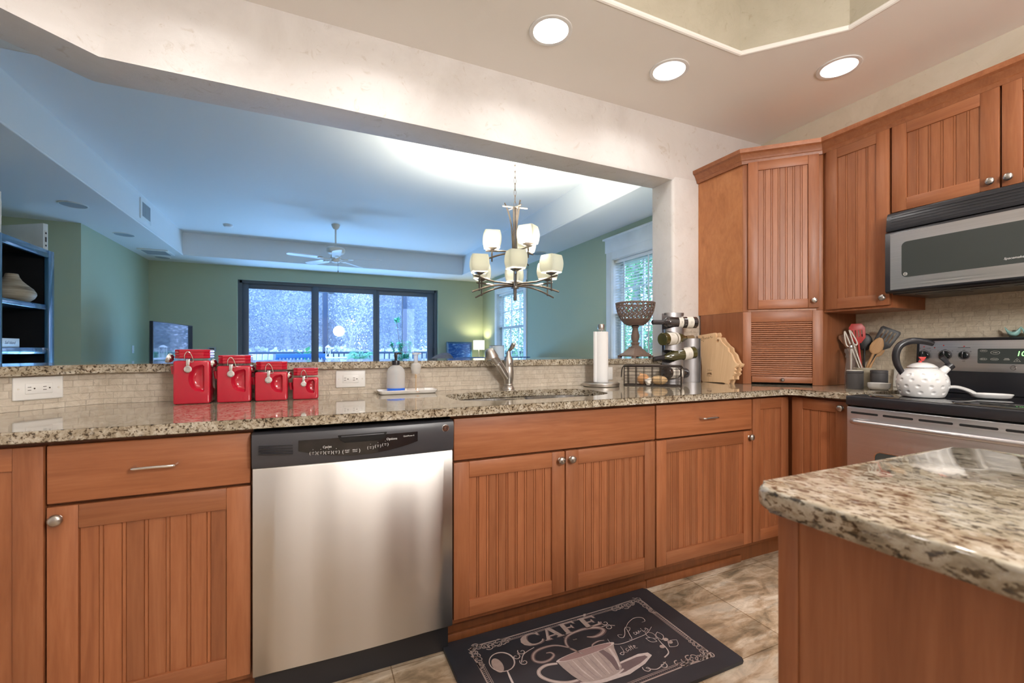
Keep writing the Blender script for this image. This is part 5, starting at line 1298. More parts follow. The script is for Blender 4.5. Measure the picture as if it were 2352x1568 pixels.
# cup, saucer, steam
def blob(poly, m, h): b.prism(poly, 0, h, 'z', m)
sau = [(-.185+.0, -.098), (-.12, -.128), (-.03, -.142), (.06, -.146), (.14, -.128), (.190, -.105), (.186, -.088), (.150, -.080), (.08, -.085), (-.02, -.095), (-.10, -.098), (-.15, -.092)]
blob(sau, 3, .00012); blob([(x*.90, (y+.115)*.62-.112) for x, y in sau], 1, .0002)
cupp = [(-.132, .004), (-.128, -.030), (-.118, -.072), (-.104, -.108), (-.09, -.126), (-.03, -.133), (.035, -.128), (.056, -.108), (.076, -.062), (.092, -.02), (.107, .004)]
blob(cupp, 0, .0003)
for k in range(9): xx = -.10+.020*k; stk([(xx, -.012), (xx*.93+.0, -.07), (xx*.78, -.118)], [.002, .006, .002], 3 if k % 2 else 4, .00035)
stk([(.040, -.01), (.048, -.06), (.036, -.115)], [.02, .026, .01], 1, .0004); stk([(.075, -.012), (.066, -.06), (.050, -.105)], [.008, .010, .004], 3, .00042)
stk([(-.112, -.112), (-.06, -.128), (.01, -.131), (.056, -.118)], .006, 3, .00042)
rim = [(-.0125+.122*math.cos(2*PI*i/40), .004+.0165*math.sin(2*PI*i/40)) for i in range(40)]; blob(rim, 2, .00045); b.loft([[(-.0125+(x+.0125)*q, .004+(y-.004)*q, h) for x, y in rim] for q, h in ((1, .0005), (.90, .0005))], 3, cap=False)
stk([(-.135, -.004), (-.175, .004), (-.208, -.008), (-.214, -.034), (-.190, -.068), (-.150, -.092), (-.112, -.098)], [.010, .012, .013, .014, .013, .012, .010], 0, .0004); stk([(-.135, -.004), (-.175, .004), (-.208, -.008), (-.214, -.034), (-.190, -.068), (-.150, -.092), (-.112, -.098)], .004, 3, .0005)
for pts, w in (([(-.025, -.001), (-.053, .04), (-.053, .075), (-.031, .103), (.01, .114), (.06, .115), (.105, .102), (.118, .08), (.095, .064), (.062, .061), (.037, .072)], [.004, .010, .012, .012, .014, .018, .022, .022, .020, .016, .006]), ([(-.032, .002), (-.05, .04), (-.085, .074), (-.121, .085), (-.165, .083), (-.192, .066), (-.2, .040), (-.18, .022), (-.150, .022), (-.126, .036), (-.128, .052), (-.145, .057)], [.004, .008, .010, .012, .014, .015, .015, .014, .013, .012, .010, .005]), ([(.02, .008), (.03, .026), (.06, .034), (.085, .030)], [.003, .008, .008, .003])):
    stk(pts, w, 1, .0005); stk(pts, [q*.45 for q in w], 0, .0006)
# lettering CAFE with serifs, drawn glyph by glyph in a unit box
def glyph(polys, x, y, w, h, m=0, z=.0007):
    for p in polys: b.prism([(x+px*w, y+py*h) for px, py in p], 0, z, 'z', m)
Cg = [[(.92, .98), (.92, .70), (.86, .70), (.80, .86), (.66, .93), (.50, .93), (.40, .86), (.34, .70), (.32, .5), (.34, .3), (.42, .14), (.54, .07), (.70, .07), (.84, .14), (.93, .28), (.98, .26), (.90, .08), (.74, 0), (.50, -.02), (.26, .05), (.10, .22), (.03, .5), (.10, .78), (.26, .95), (.50, 1.02), (.70, 1.0), (.84, .93), (.88, .98)]]
Ag = [[(.02, 0), (.36, 0), (.36, .05), (.27, .05), (.33, .24), (.30, .30), (.46, .84), (.40, 1.0), (.10, .06), (.02, .05)], [(.44, 1.0), (.62, 1.0), (.92, .06), (1.0, .05), (1.0, 0), (.62, 0), (.62, .05), (.72, .06), (.66, .24), (.60, .42), (.46, .84)], [(.32, .24), (.68, .24), (.66, .32), (.34, .32)]]
Fg = [[(.04, 0), (.44, 0), (.44, .06), (.36, .06), (.36, .94), (.04, .94), (.04, .94), (.12, .94), (.12, .06), (.04, .06)], [(.04, .94), (.94, .94), (.94, 1.0), (.04, 1.0)], [(.36, .88), (.80, .88), (.88, .72), (.94, .72), (.94, .96), (.36, .96)], [(.36, .46), (.62, .46), (.66, .34), (.71, .34), (.71, .66), (.66, .66), (.62, .54), (.36, .54)]]
Eg = Fg[:1]+Fg[1:]+[[(.04, 0), (.96, 0), (.96, .28), (.90, .28), (.82, .12), (.36, .12), (.36, .06), (.04, .06)], [(.46, 1.08), (.58, 1.06), (.74, 1.28), (.60, 1.32)]]
for G, x, w, y in ((Cg, -.205, .090, .113), (Ag, -.116, .082, .116), (Fg, -.030, .072, .117), (Eg, .058, .078, .114)):
    glyph(G, x+.0035, y-.0035, w, .064, 1, .0004); glyph(G, x, y, w, .064, 0, .0007)
put_text(b, 'DE', .020, Matrix.Translation((-.035, .098, .0005)), 1, depth=.0001); put_text(b, 'Paris', .008, Matrix.Translation((-.012, .078, .0007)), 0, depth=.0001)
# script: Paris, Latte; coffee sprig; spoon; small scrolls
for pts in ([(.165, .028), (.150, .034), (.147, .020), (.160, .014), (.178, .028), (.196, .052), (.210, .058), (.219, .050), (.208, .038), (.196, .034)], [(.205, .062), (.200, .040), (.190, .012), (.184, -.006), (.172, -.004)], [(.205, .056), (.235, .078), (.275, .092), (.305, .082), (.303, .060), (.285, .058)],
            [(.222, .018), (.212, .020), (.212, .008), (.222, .012), (.224, .020), (.226, .010), (.232, .012), (.236, .022), (.240, .014), (.246, .020)], [(.252, .022), (.253, .010), (.260, .014)], [(.264, .012), (.272, .024), (.276, .012), (.266, .008)], [(.10, .03), (.098, .005), (.13, -.012), (.20, -.010), (.255, -.004), (.30, .020)],
            [(.118, -.022), (.112, -.048), (.100, -.062), (.092, -.054), (.104, -.050), (.122, -.058)], [(.136, -.040), (.126, -.042), (.126, -.054), (.136, -.048), (.138, -.056)], [(.146, -.030), (.143, -.054)], [(.154, -.030), (.151, -.054)], [(.141, -.040), (.158, -.038)], [(.160, -.048), (.168, -.042), (.164, -.038), (.160, -.050), (.170, -.054)]):
    stk(pts, [.0012, .0026, .0012], 3, .0004, 6)
b.ball((.254, .028, .0003), (.0016, .0016, .0002), 3, 8, 4)
stk([(.222, -.132), (.252, -.120), (.264, -.095), (.268, -.06), (.282, -.02)], [.005, .0035, .0015], 3, .0004)
for cx, cy, a, L_ in ((.262, -.018, 105, .05), (.246, -.040, 130, .04), (.305, -.088, 20, .055), (.290, -.035, 70, .045)):
    a = math.radians(a); d = Vector((math.cos(a), math.sin(a))); nn = Vector((-d.y, d.x)); P = [Vector((cx, cy))+d*L_*(k/8-.5)+nn*s_*.30*L_*math.sin(PI*k/8) for s_ in (1, -1) for k in (range(9) if s_ == 1 else range(8, -1, -1))]
    stk([(p.x, p.y) for p in P], .0018, 3, .0004, 2)
for cx, cy in ((.296, -.060), (.300, -.078), (.256, -.085)): blob([(cx+.010*math.cos(2*PI*i/18), cy+.0085*math.sin(2*PI*i/18)) for i in range(18)], 0, .0004)
stk([(-.331+.043*math.cos(math.radians(q))+.026, .082+.047*math.sin(math.radians(q))) for q in range(-90, 275, 18)], [.0035, .006, .003, .0035], 3, .0004, 2); blob([(-.335+.018*math.cos(2*PI*i/24)+.010, .072+.036*math.sin(2*PI*i/24)) for i in range(24)], 0, .0003)
stk([(-.305, .036), (-.309, .0), (-.313, -.06), (-.312, -.13), (-.310, -.165)], [.004, .007, .008, .011, .014], 3, .0004)
for cx, cy, sg in ((-.235, .050, 1), (-.250, .085, -1), (.145, .088, -1), (.150, .115, 1), (.13, -.150, 1), (.19, -.160, -1), (-.22, .10, 1)): curl(cx, cy, .016, 40*sg+90, 1.1, sg, .003, 3)
stk([(-.245, .05), (-.22, .085), (-.17, .102)], .003, 3); stk([(.12, .10), (.15, .098), (.175, .085)], .003, 3); stk([(.13, -.15), (.16, -.165), (.21, -.15)], .003, 3)
b.T = Matrix.Identity(4); b.build('printed_design', [INK, INK2, INK4, INK3, plain('print_mauve', (.33, .27, .27), .6, noise=70)], t, smooth=0)
# ================================================================ LIVING ROOM
# chandelier
CH = Vector((1.64, 3.57)); CZ = lambda py: H+(802-py)*3.93/1015
t = thing('chandelier', 'two-tier bronze chandelier with nine square glass shades hanging beyond the bar', 'chandelier', (CH.x, CH.y, ZT))
va = math.atan2(-CH.y, -CH.x)                        # direction back toward the kitchen
b = MB(); b.lathe([(0, -.03), (.03, -.028), (.06, -.012), (.065, 0)], 28); b.build('canopy', M['bronze'], t)
b = MB(); ztop = CZ(478)-ZT; nlk = 11; z = -.03
lk = (-.03-ztop)/nlk
for i in range(nlk):
    zc = -.03-lk*(i+.5); hh = lk*.62; P = []
    for k in range(16):
        a = 2*PI*k/16; P.append((.0095*math.cos(a), 0, zc+hh*math.sin(a)) if i % 2 == 0 else (0, .0095*math.cos(a), zc+hh*math.sin(a)))
    b.tube(P, .0026, 6, closed=True)
b.build('chain', M['bronze'], t)
def zz_(py): return CZ(py)-ZT
def polar(r, a, z): return (r*math.cos(a), r*math.sin(a), z)
b = MB()
for dx in (-.011, .011): b.box(dx-.0075, dx+.0075, -.0075, .0075, zz_(588), zz_(476), bev=.001)
b.box(-.02, .02, -.02, .02, zz_(592), zz_(573), bev=.002); b.box(-.010, .010, -.010, .010, zz_(664), zz_(590)); b.box(-.026, .026, -.026, .026, zz_(663), zz_(648), bev=.002); b.box(-.012, .012, -.012, .012, zz_(690), zz_(660), bev=.001)
b.build('column', M['bronze'], t, smooth=30)
b = MB()
for k in range(3):
    a = va+math.radians(90+60)*1+k*2*PI/3
    b.tube(smooth_path([polar(.018, a, zz_(585)), polar(.024, a, zz_(550)), polar(.034, a, zz_(515)), polar(.062, a, zz_(485)), polar(.092, a, zz_(466))], 5), .0075, 4)
for a in (va+PI/2+.12, va+.5): b.tube([polar(.112, a+PI, zz_(474)), polar(.112, a, zz_(478))], .007, 4)
b.build('flared_crest', M['bronze'], t)
def barrel(hh, w):
    """rounded-square glass with bulging sides"""
    rings = []
    for k in range(9):
        f = k/8; s_ = 1-.16*(2*f-1)**2*(1.0 if f < .5 else .85); rings.append([(x, y, hh*f) for x, y in sup(0, 0, w*s_, w*s_, 9, 40)])
    rings.append([(x, y, hh*.985) for x, y in sup(0, 0, w*.74, w*.74, 9, 40)]); rings.append([(x, y, hh*.1) for x, y in sup(0, 0, w*.70, w*.70, 9, 40)])
    mb = MB(); mb.loft(rings, cap=False); return mb
shade_me = None
def arm(r, a, zh, z_s, hh, w, droop, ro):
    global shade_me
    b = MB(); e = r+.055
    b.tube([polar(.015, a, zh+.012), polar(r*.6, a, zh+.016), polar(e, a, z_s-.026)], .0082, 4)
    b.tube(smooth_path([polar(.015, a, zh-.008), polar(r*.35, a, zh-.006), polar(r*.75, a, zh-.03*droop), polar(e+.015, a, zh-.085*droop)], 4), .0082, 4)
    c = polar(r, a, 0); b.tube([(c[0], c[1], z_s-.135*droop-.02), (c[0], c[1], z_s+.004)], .0078, 4)
    o = b.build('arm', M['bronze'], t)
    b = MB(); b.loft([[(c[0]+x, c[1]+y, z) for x, y in sup(0, 0, s_, s_, 5, 24)] for s_, z in ((.014, z_s-.018), (.040, z_s-.002), (.040, z_s+.002))]); b.build('cup', M['bronze'], o)
    if shade_me is None: sh = barrel(hh, w).build('glass_shade', M['shade'], o, loc=(c[0], c[1], z_s+.001)); shade_me = sh.data
    else: sh = link('glass_shade', shade_me, o, (c[0], c[1], z_s+.001))
    sh.rotation_euler = (0, 0, a+ro); lamp('chandelier_bulb', 'POINT', (CH.x+c[0], CH.y+c[1], ZT+z_s+.085), 28, (1.0, .96, .82), shadow_soft_size=.03)
for k in range(6): arm(.353, va+k*PI/3+.02, zz_(655), zz_(634), .146, .078, 1.0, .35+.9*(k % 2))
for k, aa in enumerate((33, 153, -87)): arm(.205, va+math.radians(aa), zz_(581), zz_(570), .146, .078, .75, .5+.6*k)

# ceiling fan
t = thing('ceiling_fan', 'white five-blade ceiling fan on a down rod in the living room', 'ceiling fan', (.317, 7.18, ZT))
b = MB(); b.lathe([(.062, 0), (.062, -.012), (.048, -.045), (.030, -.068), (.026, -.072), (0, -.072)], 32); b.build('canopy', M['ivory'], t)
b = MB(); b.tube([(0, 0, -.06), (0, 0, -.345)], .013, 14); b.lathe([(.013, -.325), (.028, -.335), (.028, -.345)], 20); b.build('down_rod', M['ivory'], t)
b = MB(); b.lathe([(0, -.338), (.05, -.340), (.115, -.350), (.132, -.365), (.134, -.405), (.120, -.430), (.085, -.450), (0, -.452)], 44); b.build('motor', M['ivory'], t)
b = MB(); b.lathe([(.055, -.45), (.075, -.50), (.075, -.525), (.062, -.530), (.060, -.560), (.045, -.572), (0, -.574)], 36); b.build('switch_cup', M['ivory'], t)
b = MB(); b.tube([(.03, -.05, -.55), (.032, -.052, -.70)], .0022, 6); b.ball((.032, -.052, -.71), (.007, .007, .016)); b.build('pull_chain', M['bronze'], t)
for k in range(5):
    a = math.radians(53+72*k); b = MB()
    b.T = Matrix.Rotation(a, 4, 'Z') @ Matrix.Translation((0, 0, -.520)) @ Matrix.Rotation(math.radians(12), 4, 'X')
    pl = [(.20, -.052), (.24, -.060), (.62, -.068), (.665, -.055), (.680, -.02), (.680, .02), (.665, .055), (.62, .068), (.24, .060), (.20, .052)]
    b.prism(pl, -.004, .003, 'z', 0, .002); bl = b.build('blade', M['white_plastic'], t)
    b = MB(); b.T = Matrix.Rotation(a, 4, 'Z') @ Matrix.Translation((0, 0, -.520)); b.tube(smooth_path([(.06, 0, .010), (.11, 0, -.006), (.16, .0, -.008), (.20, 0, -.002)], 4), .009, 8); b.prism([(.185, -.03), (.25, -.035), (.265, 0), (.25, .035), (.185, .03)], -.010, -.004); b.build('blade_iron', M['ivory'], bl)

# bookcase with its things
BX0, BX1, BY0, BY1 = -2.60, -2.22, 4.685, 5.545
t = thing('bookcase', 'tall dark glossy bookcase at the left edge beyond the bar', 'bookcase', (BX1, BY0, 0))
w = BY1-BY0; d = BX1-BX0
b = MB(); b.box(-d, -.001, 0, .02, 0, 2.0); b.box(-d, -.001, w-.02, w, 0, 2.0); b.box(-d, -.001, 0, w, 1.975, 2.0); b.box(-d, -.001, 0, w, 0, .08); b.build('case', M['shelf_in'], t, smooth=0)
b = MB(); b.box(-d, -d+.012, .02, w-.02, .08, 1.975); b.build('back_panel', M['shelf_in'], t, smooth=0)
b = MB()
for y0, y1 in ((0, .098), (w-.098, w)): b.box(-.02, .012, y0, y1, 0, 2.0, bev=.006)
b.box(-.02, .011, .095, w-.095, 1.928, 2.0, bev=.006); b.box(-.02, .011, .095, w-.095, 0, .10, bev=.006); b.build('face_frame', M['sky_tint_lacquer'], t)
for z0, z1 in ((1.453, 1.497), (1.050, 1.106), (.55, .60)):
    b = MB(); b.box(-d+.012, -.003, .021, w-.021, z0, z1, bev=.003); b.build('shelf', M['sky_tint_lacquer'], t)
t = thing('vase', 'wide squat woven-look vase on the upper bookcase shelf', 'vase', (-2.372, 5.262, 1.4975))
def banded():
    q = NT('banded_bamboo_vase'); v = q.coord((2, 2, 60)); n_ = q.noise(v, 1, 4, .7, .4); q.set(Base_Color=q.ramp(n_, [(.30, (.05, .035, .025)), (.42, (.30, .23, .15)), (.6, (.50, .42, .30)), (.75, (.66, .58, .44))]), Roughness=.6); return q.mat
b = MB(); b.lathe([(0, .0005), (.085, .0005), (.105, .008), (.138, .040), (.1505, .068), (.1495, .086), (.132, .120), (.095, .155), (.066, .185), (.048, .215), (.040, .245), (.036, .245), (.040, .2), (.085, .12), (.12, .06), (.08, .012), (0, .01)], 48); b.build('body', banded(), t)
t = thing('sign_block', 'white block sign with handwritten script on the lower bookcase shelf', 'sign', (-2.262, 4.96, 1.1065), PI/2)
b = MB(); b.box(-.165, .165, 0, .035, 0, .074, bev=.002); b.build('block', M['white_trim'], t)
b = MB(); put_text(b, 'Sail Island', .036, on_face(.035, -.0004, .038), depth=.0002, shear=.35); b.build('lettering', M['slate'], t, smooth=0)

# television on a low cabinet
TV = Vector((-1.91, 7.2)); ta = math.radians(8.5); L_ = 1.23; dv = Vector((math.sin(ta), math.cos(ta))); tc = TV+dv*L_/2
rz = math.atan2(dv.y, dv.x)
t = thing('media_cabinet', 'low dark cabinet under the television, behind the bar', 'cabinet', (tc.x-.16, tc.y, 0), rz)
b = MB(); b.box(-.7, .7, -.2, .2, .10, .62, bev=.005); b.build('body', M['sky_tint_lacquer'], t)
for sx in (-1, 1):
    b = MB(); b.box(sx*.35-.33, sx*.35+.33, -.215, -.2, .13, .59, bev=.003); dr = b.build('door', M['sky_tint_lacquer'], t); b = MB(); b.ball((sx*.06, -.222, .38), .012); b.build('knob', M['nickel'], dr)
    for sy in (-.15, .15): b = MB(); b.tube([(sx*.62, sy, 0), (sx*.62, sy, .10)], .02, 12); b.build('leg', M['sky_tint_lacquer'], t)
t = thing('television', 'flat black television at the left reflecting the windows', 'television', (tc.x, tc.y, .6205), rz)
b = MB(); b.box(-L_/2, L_/2, -.006, .035, .13, .842, bev=.005); b.build('cabinet', M['black_plastic'], t)
b = MB(); b.box(-L_/2+.012, L_/2-.012, -.0075, -.004, .145, .830); b.build('screen', plain('tv_screen', (.012, .015, .02), .04, coat=1.0), t, smooth=0)
b = MB(); b.box(-.03, .03, 0, .03, .01, .15); b.box(-.22, .22, -.09, .12, 0, .012, bev=.003); b.build('stand', M['black_plastic'], t)

# wall plates in the living room
t = thing('thermostat', 'small pale thermostat on the far wall left of the sliding doors', 'thermostat', (-1.628, 9.34, 1.082)); b = MB(); b.box(-.062, .062, -.022, 0, -.045, .045, bev=.006); b.build('housing', M['grille'], t)
b = MB(); b.box(-.035, .035, -.0235, -.021, -.01, .028); b.build('screen', M['dark_glass'], t, smooth=0)
t = thing('wall_outlet', 'pale switch plate on the left living room wall near the television', 'outlet', (-2.53, 8.62, 1.09), PI/2); b = MB(); b.box(-.04, .04, -.006, 0, -.06, .06, bev=.003); b.build('plate', M['white_plastic'], t); b = MB(); b.box(-.012, .012, -.011, -.005, -.026, .026, bev=.002); b.build('rocker', M['white_plastic'], t)

# far right corner: side table, lamp, picture
t = thing('side_table', 'dark console table in the far right corner under the lamp', 'table', (3.02, 9.08, 0))
b = MB(); b.box(-.42, .42, -.19, .19, .72, .75, bev=.004); b.build('tabletop', M['sky_tint_lacquer'], t)
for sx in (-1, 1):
    for sy in (-1, 1): b = MB(); b.box(sx*.38-.02, sx*.38+.02, sy*.15-.02, sy*.15+.02, 0, .72); b.build('leg', M['sky_tint_lacquer'], t)
t = thing('table_lamp', 'lit table lamp with cream shade in the far right corner', 'lamp', (3.292, 9.05, .7505))
b = MB(); b.lathe([(0, .0005), (.065, .0005), (.065, .012), (.015, .02), (.010, .03), (.010, .40), (0, .40)], 24); b.build('stand', M['nickel'], t)
b = MB(); b.loft([[(x, y, z) for x, y in sup(0, 0, .105, .105, 6, 32)] for z in (.33, .535)], cap=False); b.loft([[(x, y, z) for x, y in sup(0, 0, .102, .102, 6, 32)] for z in (.33, .535)], cap=False); b.build('lamp_shade', M['lampshade'], t)
lamp('table_lamp_bulb', 'POINT', (3.292, 9.05, 1.20), 13, (1.0, .87, .52), shadow_soft_size=.04)
t = thing('framed_picture', 'dark framed picture with blue reflections in its colour beside the corner lamp', 'picture', (2.90, 9.20, .7505)); 
b = MB(); o_, i_ = rrect(-.285, .285, 0.001, .50, .004, 2), rrect(-.25, .25, .035, .465, .003, 2)
b.loft([[(x, y, z) for x, z in pp] for pp, y in ((o_, .02), (o_, -.01), (i_, -.006), (i_, .02))], cap=False); b.build('frame', M['sky_tint_lacquer'], t)
def picture_reflection():  # blue bands paint the window reflection onto the picture
    q = NT('blue_picture_reflection'); n_ = q.noise(q.coord((3, 1, 14), rot=(0, .35, 0)), 3, 5, .6, 1.5); q.set(Base_Color=q.ramp(n_, [(.38, (.01, .05, .22)), (.55, (.03, .13, .45)), (.66, (.35, .6, .85))]), Roughness=.12); return q.mat
b = MB(); b.box(-.25, .25, .001, .008, .034, .466); b.build('print', picture_reflection(), t, smooth=0)
# seating visible over the bar
t = thing('barrel_chair', 'slate barrel chair whose curved back shows above the bar near the sliding doors', 'chair', (1.71, 6.6, 0), math.radians(20))
b = MB(); rings = []
for k in range(25):
    a = math.radians(170+200*k/24); s_ = math.sin(PI*k/24)**.6; zt = .62+.42*s_; c_, n_ = math.cos(a), math.sin(a)
    rings.append([(q*c_, q*n_, z) for q, z in ((.20, .36), (.255, .36), (.27, zt-.03), (.245, zt), (.215, zt-.02))])
b.loft(rings); b.build('backrest', M['slate'], t)
b = MB(); b.lathe([(0, .34), (.20, .34), (.215, .36), (.215, .45), (.19, .475), (0, .48)], 36); b.build('seat', M['slate'], t)
for k in range(4): a = PI/4+k*PI/2; b = MB(); b.tube([(.17*math.cos(a), .17*math.sin(a), 0), (.15*math.cos(a), .15*math.sin(a), .35)], [.012, .02], 10); b.build('leg', M['sky_tint_lacquer'], t)
t = thing('sofa', 'blue sofa whose low back just shows above the bar', 'sofa', (2.62, 7.1, 0))
b = MB(); b.box(-.55, .75, -.45, .45, .12, .42, bev=.03, seg=3); b.build('seat', M['navy'], t)
b = MB(); b.box(-.55, .75, -.45, -.25, .40, .965, bev=.04, seg=4); b.build('backrest', M['navy'], t)
for x0 in (-.60, .66): b = MB(); b.box(x0, x0+.16, -.45, .45, .12, .62, bev=.04, seg=4); b.build('arm', M['navy'], t)
for sx in (-.5, .7):
    for sy in (-.4, .4): b = MB(); b.tube([(sx, sy, 0), (sx, sy, .13)], .022, 10); b.build('leg', M['sky_tint_lacquer'], t)
t = thing('side_table', 'small round table behind the faucet holding the pale drum lamp', 'table', (2.298, 5.6, 0))
b = MB(); b.lathe([(0, .60), (.22, .60), (.22, .625), (0, .625)], 36); b.build('tabletop', M['sky_tint_lacquer'], t); b = MB(); b.lathe([(0, 0), (.16, 0), (.16, .02), (.03, .04), (.025, .60)], 28); b.build('pedestal', M['sky_tint_lacquer'], t)
t = thing('table_lamp', 'unlit lamp with pale drum shade and dark rim seen behind the faucet', 'lamp', (2.298, 5.6, .6255))
b = MB(); b.lathe([(0, .0005), (.07, .0005), (.07, .015), (.02, .03), (.04, .10), (.045, .18), (.02, .27), (.01, .30), (.01, .36), (0, .36)], 28); b.build('stand', M['rust'], t)
b = MB(); b.lathe([(.105, .345), (.100, .515)], 40); b.lathe([(.102, .345), (.097, .515)], 40); b.build('lamp_shade', M['white_trim'], t)
b = MB(); b.tube([(.1005*math.cos(2*PI*i/40), .1005*math.sin(2*PI*i/40), .515) for i in range(40)], .003, 6, closed=True); b.build('shade_rim', M['bronze'], t)
# ================================================================ OUTSIDE
b = MB(); b.box(-6, 7, 9.57, 13.75, -.12, -.02); struct(b.build('floor_deck', M['deck'], smooth=0))
def grass():
    q = NT('pale_grass'); n_ = q.noise(q.coord((1, 1, 1)), 1.4, 6, .7); q.set(Base_Color=q.ramp(n_, [(.3, (.16, .20, .12)), (.6, (.34, .37, .27)), (.8, (.5, .5, .4))]), Roughness=.9); return q.mat
b = MB(); b.box(-40, 45, -25, 60, -.5, -.4); struct(b.build('floor_ground', grass(), smooth=0))
def post(x, label):
    t = thing('porch_post', label, 'post', (x, 13.5, -.02), 0, 'porch posts'); b = MB(); b.box(-.05, .05, -.05, .05, 0, 3.1); b.build('shaft', M['post'], t, smooth=0)
    b = MB(); b.box(-.075, .075, -.075, .075, .0, .10, bev=.008); b.build('base_block', M['dark_frame'], t)
post(.322, 'dark porch post seen through the middle glass panel'); post(2.54, 'dark porch post seen through the right glass panel'); post(-2.1, 'dark porch post left of the sliding doors, outside')
b = MB(); b.box(-6, 7, 13.42, 13.58, 3.0, 3.2); struct(b.build('trim_1', M['dark_frame'], smooth=0))
t = thing('deck_railing', 'dark deck railing with balusters running across behind the patio furniture', 'railing', (0, 13.5, -.02))
b = MB(); b.box(-6, 7, -.05, .05, .985, 1.045, bev=.01); b.build('top_rail', M['post'], t)
b = MB(); b.box(-6, 7, -.02, .02, .10, .15); b.build('bottom_rail', M['dark_frame'], t)
b = MB(); x = -5.9
while x < 6.9: b.box(x-.016, x+.016, -.016, .016, .12, 1.01); x += .14 if int(x*10) % 4 else .28
b.build('balusters', M['post'], t, smooth=0); t.children[-1]['kind'] = 'stuff'

# insect screen between the posts: a pale veil over the woods
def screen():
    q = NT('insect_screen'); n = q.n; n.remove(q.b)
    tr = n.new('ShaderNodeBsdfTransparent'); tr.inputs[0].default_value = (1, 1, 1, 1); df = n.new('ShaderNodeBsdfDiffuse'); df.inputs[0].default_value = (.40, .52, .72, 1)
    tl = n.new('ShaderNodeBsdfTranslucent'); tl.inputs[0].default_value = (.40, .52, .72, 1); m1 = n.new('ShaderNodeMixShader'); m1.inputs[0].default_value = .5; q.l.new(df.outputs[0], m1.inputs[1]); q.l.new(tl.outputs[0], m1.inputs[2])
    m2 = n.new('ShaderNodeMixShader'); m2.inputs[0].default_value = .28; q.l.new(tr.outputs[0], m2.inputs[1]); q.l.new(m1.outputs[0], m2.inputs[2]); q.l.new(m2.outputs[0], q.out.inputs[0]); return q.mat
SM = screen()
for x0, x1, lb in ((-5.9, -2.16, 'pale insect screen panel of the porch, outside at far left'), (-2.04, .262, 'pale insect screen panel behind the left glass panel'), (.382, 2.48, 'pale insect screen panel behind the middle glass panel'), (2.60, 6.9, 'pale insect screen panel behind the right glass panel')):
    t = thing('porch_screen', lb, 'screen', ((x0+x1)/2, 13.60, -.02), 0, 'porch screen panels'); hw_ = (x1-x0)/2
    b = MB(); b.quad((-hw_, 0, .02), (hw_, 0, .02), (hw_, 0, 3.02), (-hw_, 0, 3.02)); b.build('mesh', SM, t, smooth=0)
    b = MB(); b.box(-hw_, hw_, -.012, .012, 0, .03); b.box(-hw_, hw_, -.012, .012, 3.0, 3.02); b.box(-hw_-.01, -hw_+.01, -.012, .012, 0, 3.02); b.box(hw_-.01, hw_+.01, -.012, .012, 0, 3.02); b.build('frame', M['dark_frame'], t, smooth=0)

# porch fan hanging from a rafter
b = MB(); b.box(.33, .47, 9.6, 13.5, 2.95, 3.1); struct(b.build('trim_2', M['dark_frame'], smooth=0))
t = thing('porch_fan', 'dark porch ceiling fan outside, blades just below the door head', 'ceiling fan', (.40, 11.5, 2.95))
b = MB(); b.tube([(0, 0, 0), (0, 0, -.38)], .016, 12); b.build('down_rod', M['dark_frame'], t)
b = MB(); b.lathe([(0, -.36), (.10, -.37), (.13, -.42), (.10, -.48), (.05, -.52), (0, -.53)], 32); b.build('motor', M['dark_frame'], t)
for k in range(5):
    b = MB(); b.T = Matrix.Rotation(math.radians(8+72*k), 4, 'Z') @ Matrix.Translation((0, 0, -.47)) @ Matrix.Rotation(math.radians(12), 4, 'X')
    b.prism([(.10, -.03), (.25, -.06), (.66, -.075), (.70, -.04), (.70, .04), (.66, .075), (.25, .06), (.10, .03)], -.004, .004); b.build('blade', M['sky_tint_lacquer'], t)

# patio furniture
t = thing('patio_bench', 'blue slatted patio bench with its back to the sliding doors', 'bench', (-.25, 11.9, -.02))
b = MB(); b.box(-.55, .55, -.03, .03, .90, 1.005, bev=.01); b.box(-.55, .55, -.025, .025, .46, .52)
for i in range(14): x = -.50+i/13; b.box(x-.022, x+.022, -.015, .015, .5, .92)
b.build('backrest', M['blue_out'], t); b = MB(); b.box(-.56, .56, 0, .55, .42, .46, bev=.01); b.build('seat', M['blue_out'], t)
for sx in (-.53, .53):
    for sy in (0, .5): b = MB(); b.box(sx-.03, sx+.03, sy-.03, sy+.03, 0, .42 if sy else .9); b.build('leg', M['blue_out'], t)
t = thing('patio_chair', 'pale slat-back patio chair at the left behind the first glass panel', 'chair', (-1.17, 12.3, -.02), .5)
b = MB()
for i in range(4): b.box(-.24+i*.13, -.15+i*.13, -.02, .02, .42, 1.0)
b.bm.transform(Matrix.Rotation(.15, 4, 'X')); b.build('backrest', M['white_out'], t); b = MB(); b.box(-.27, .27, -.5, .02, .38, .42); b.build('seat', M['white_out'], t)
for sx in (-.24, .24):
    for sy in (-.46, -.02): b = MB(); b.box(sx-.03, sx+.03, sy-.03, sy+.03, 0, .38); b.build('leg', M['white_out'], t)
t = thing('patio_table', 'white patio table right of the blue bench', 'table', (.50, 11.0, -.02))
b = MB(); b.box(-.22, .22, -.3, .3, .895, .925, bev=.006); b.build('tabletop', M['white_out'], t)
for sx in (-.18, .18):
    for sy in (-.25, .25): b = MB(); b.box(sx-.02, sx+.02, sy-.02, sy+.02, 0, .895); b.build('leg', M['white_out'], t)
t = thing('lantern', 'tall white candle lantern standing on the patio table', 'lantern', (.325, 11.1, .906))
b = MB()
for sx in (-1, 1):
    for sy in (-1, 1): b.box(sx*.045-.007, sx*.045+.007, sy*.045-.007, sy*.045+.007, .012, .22)
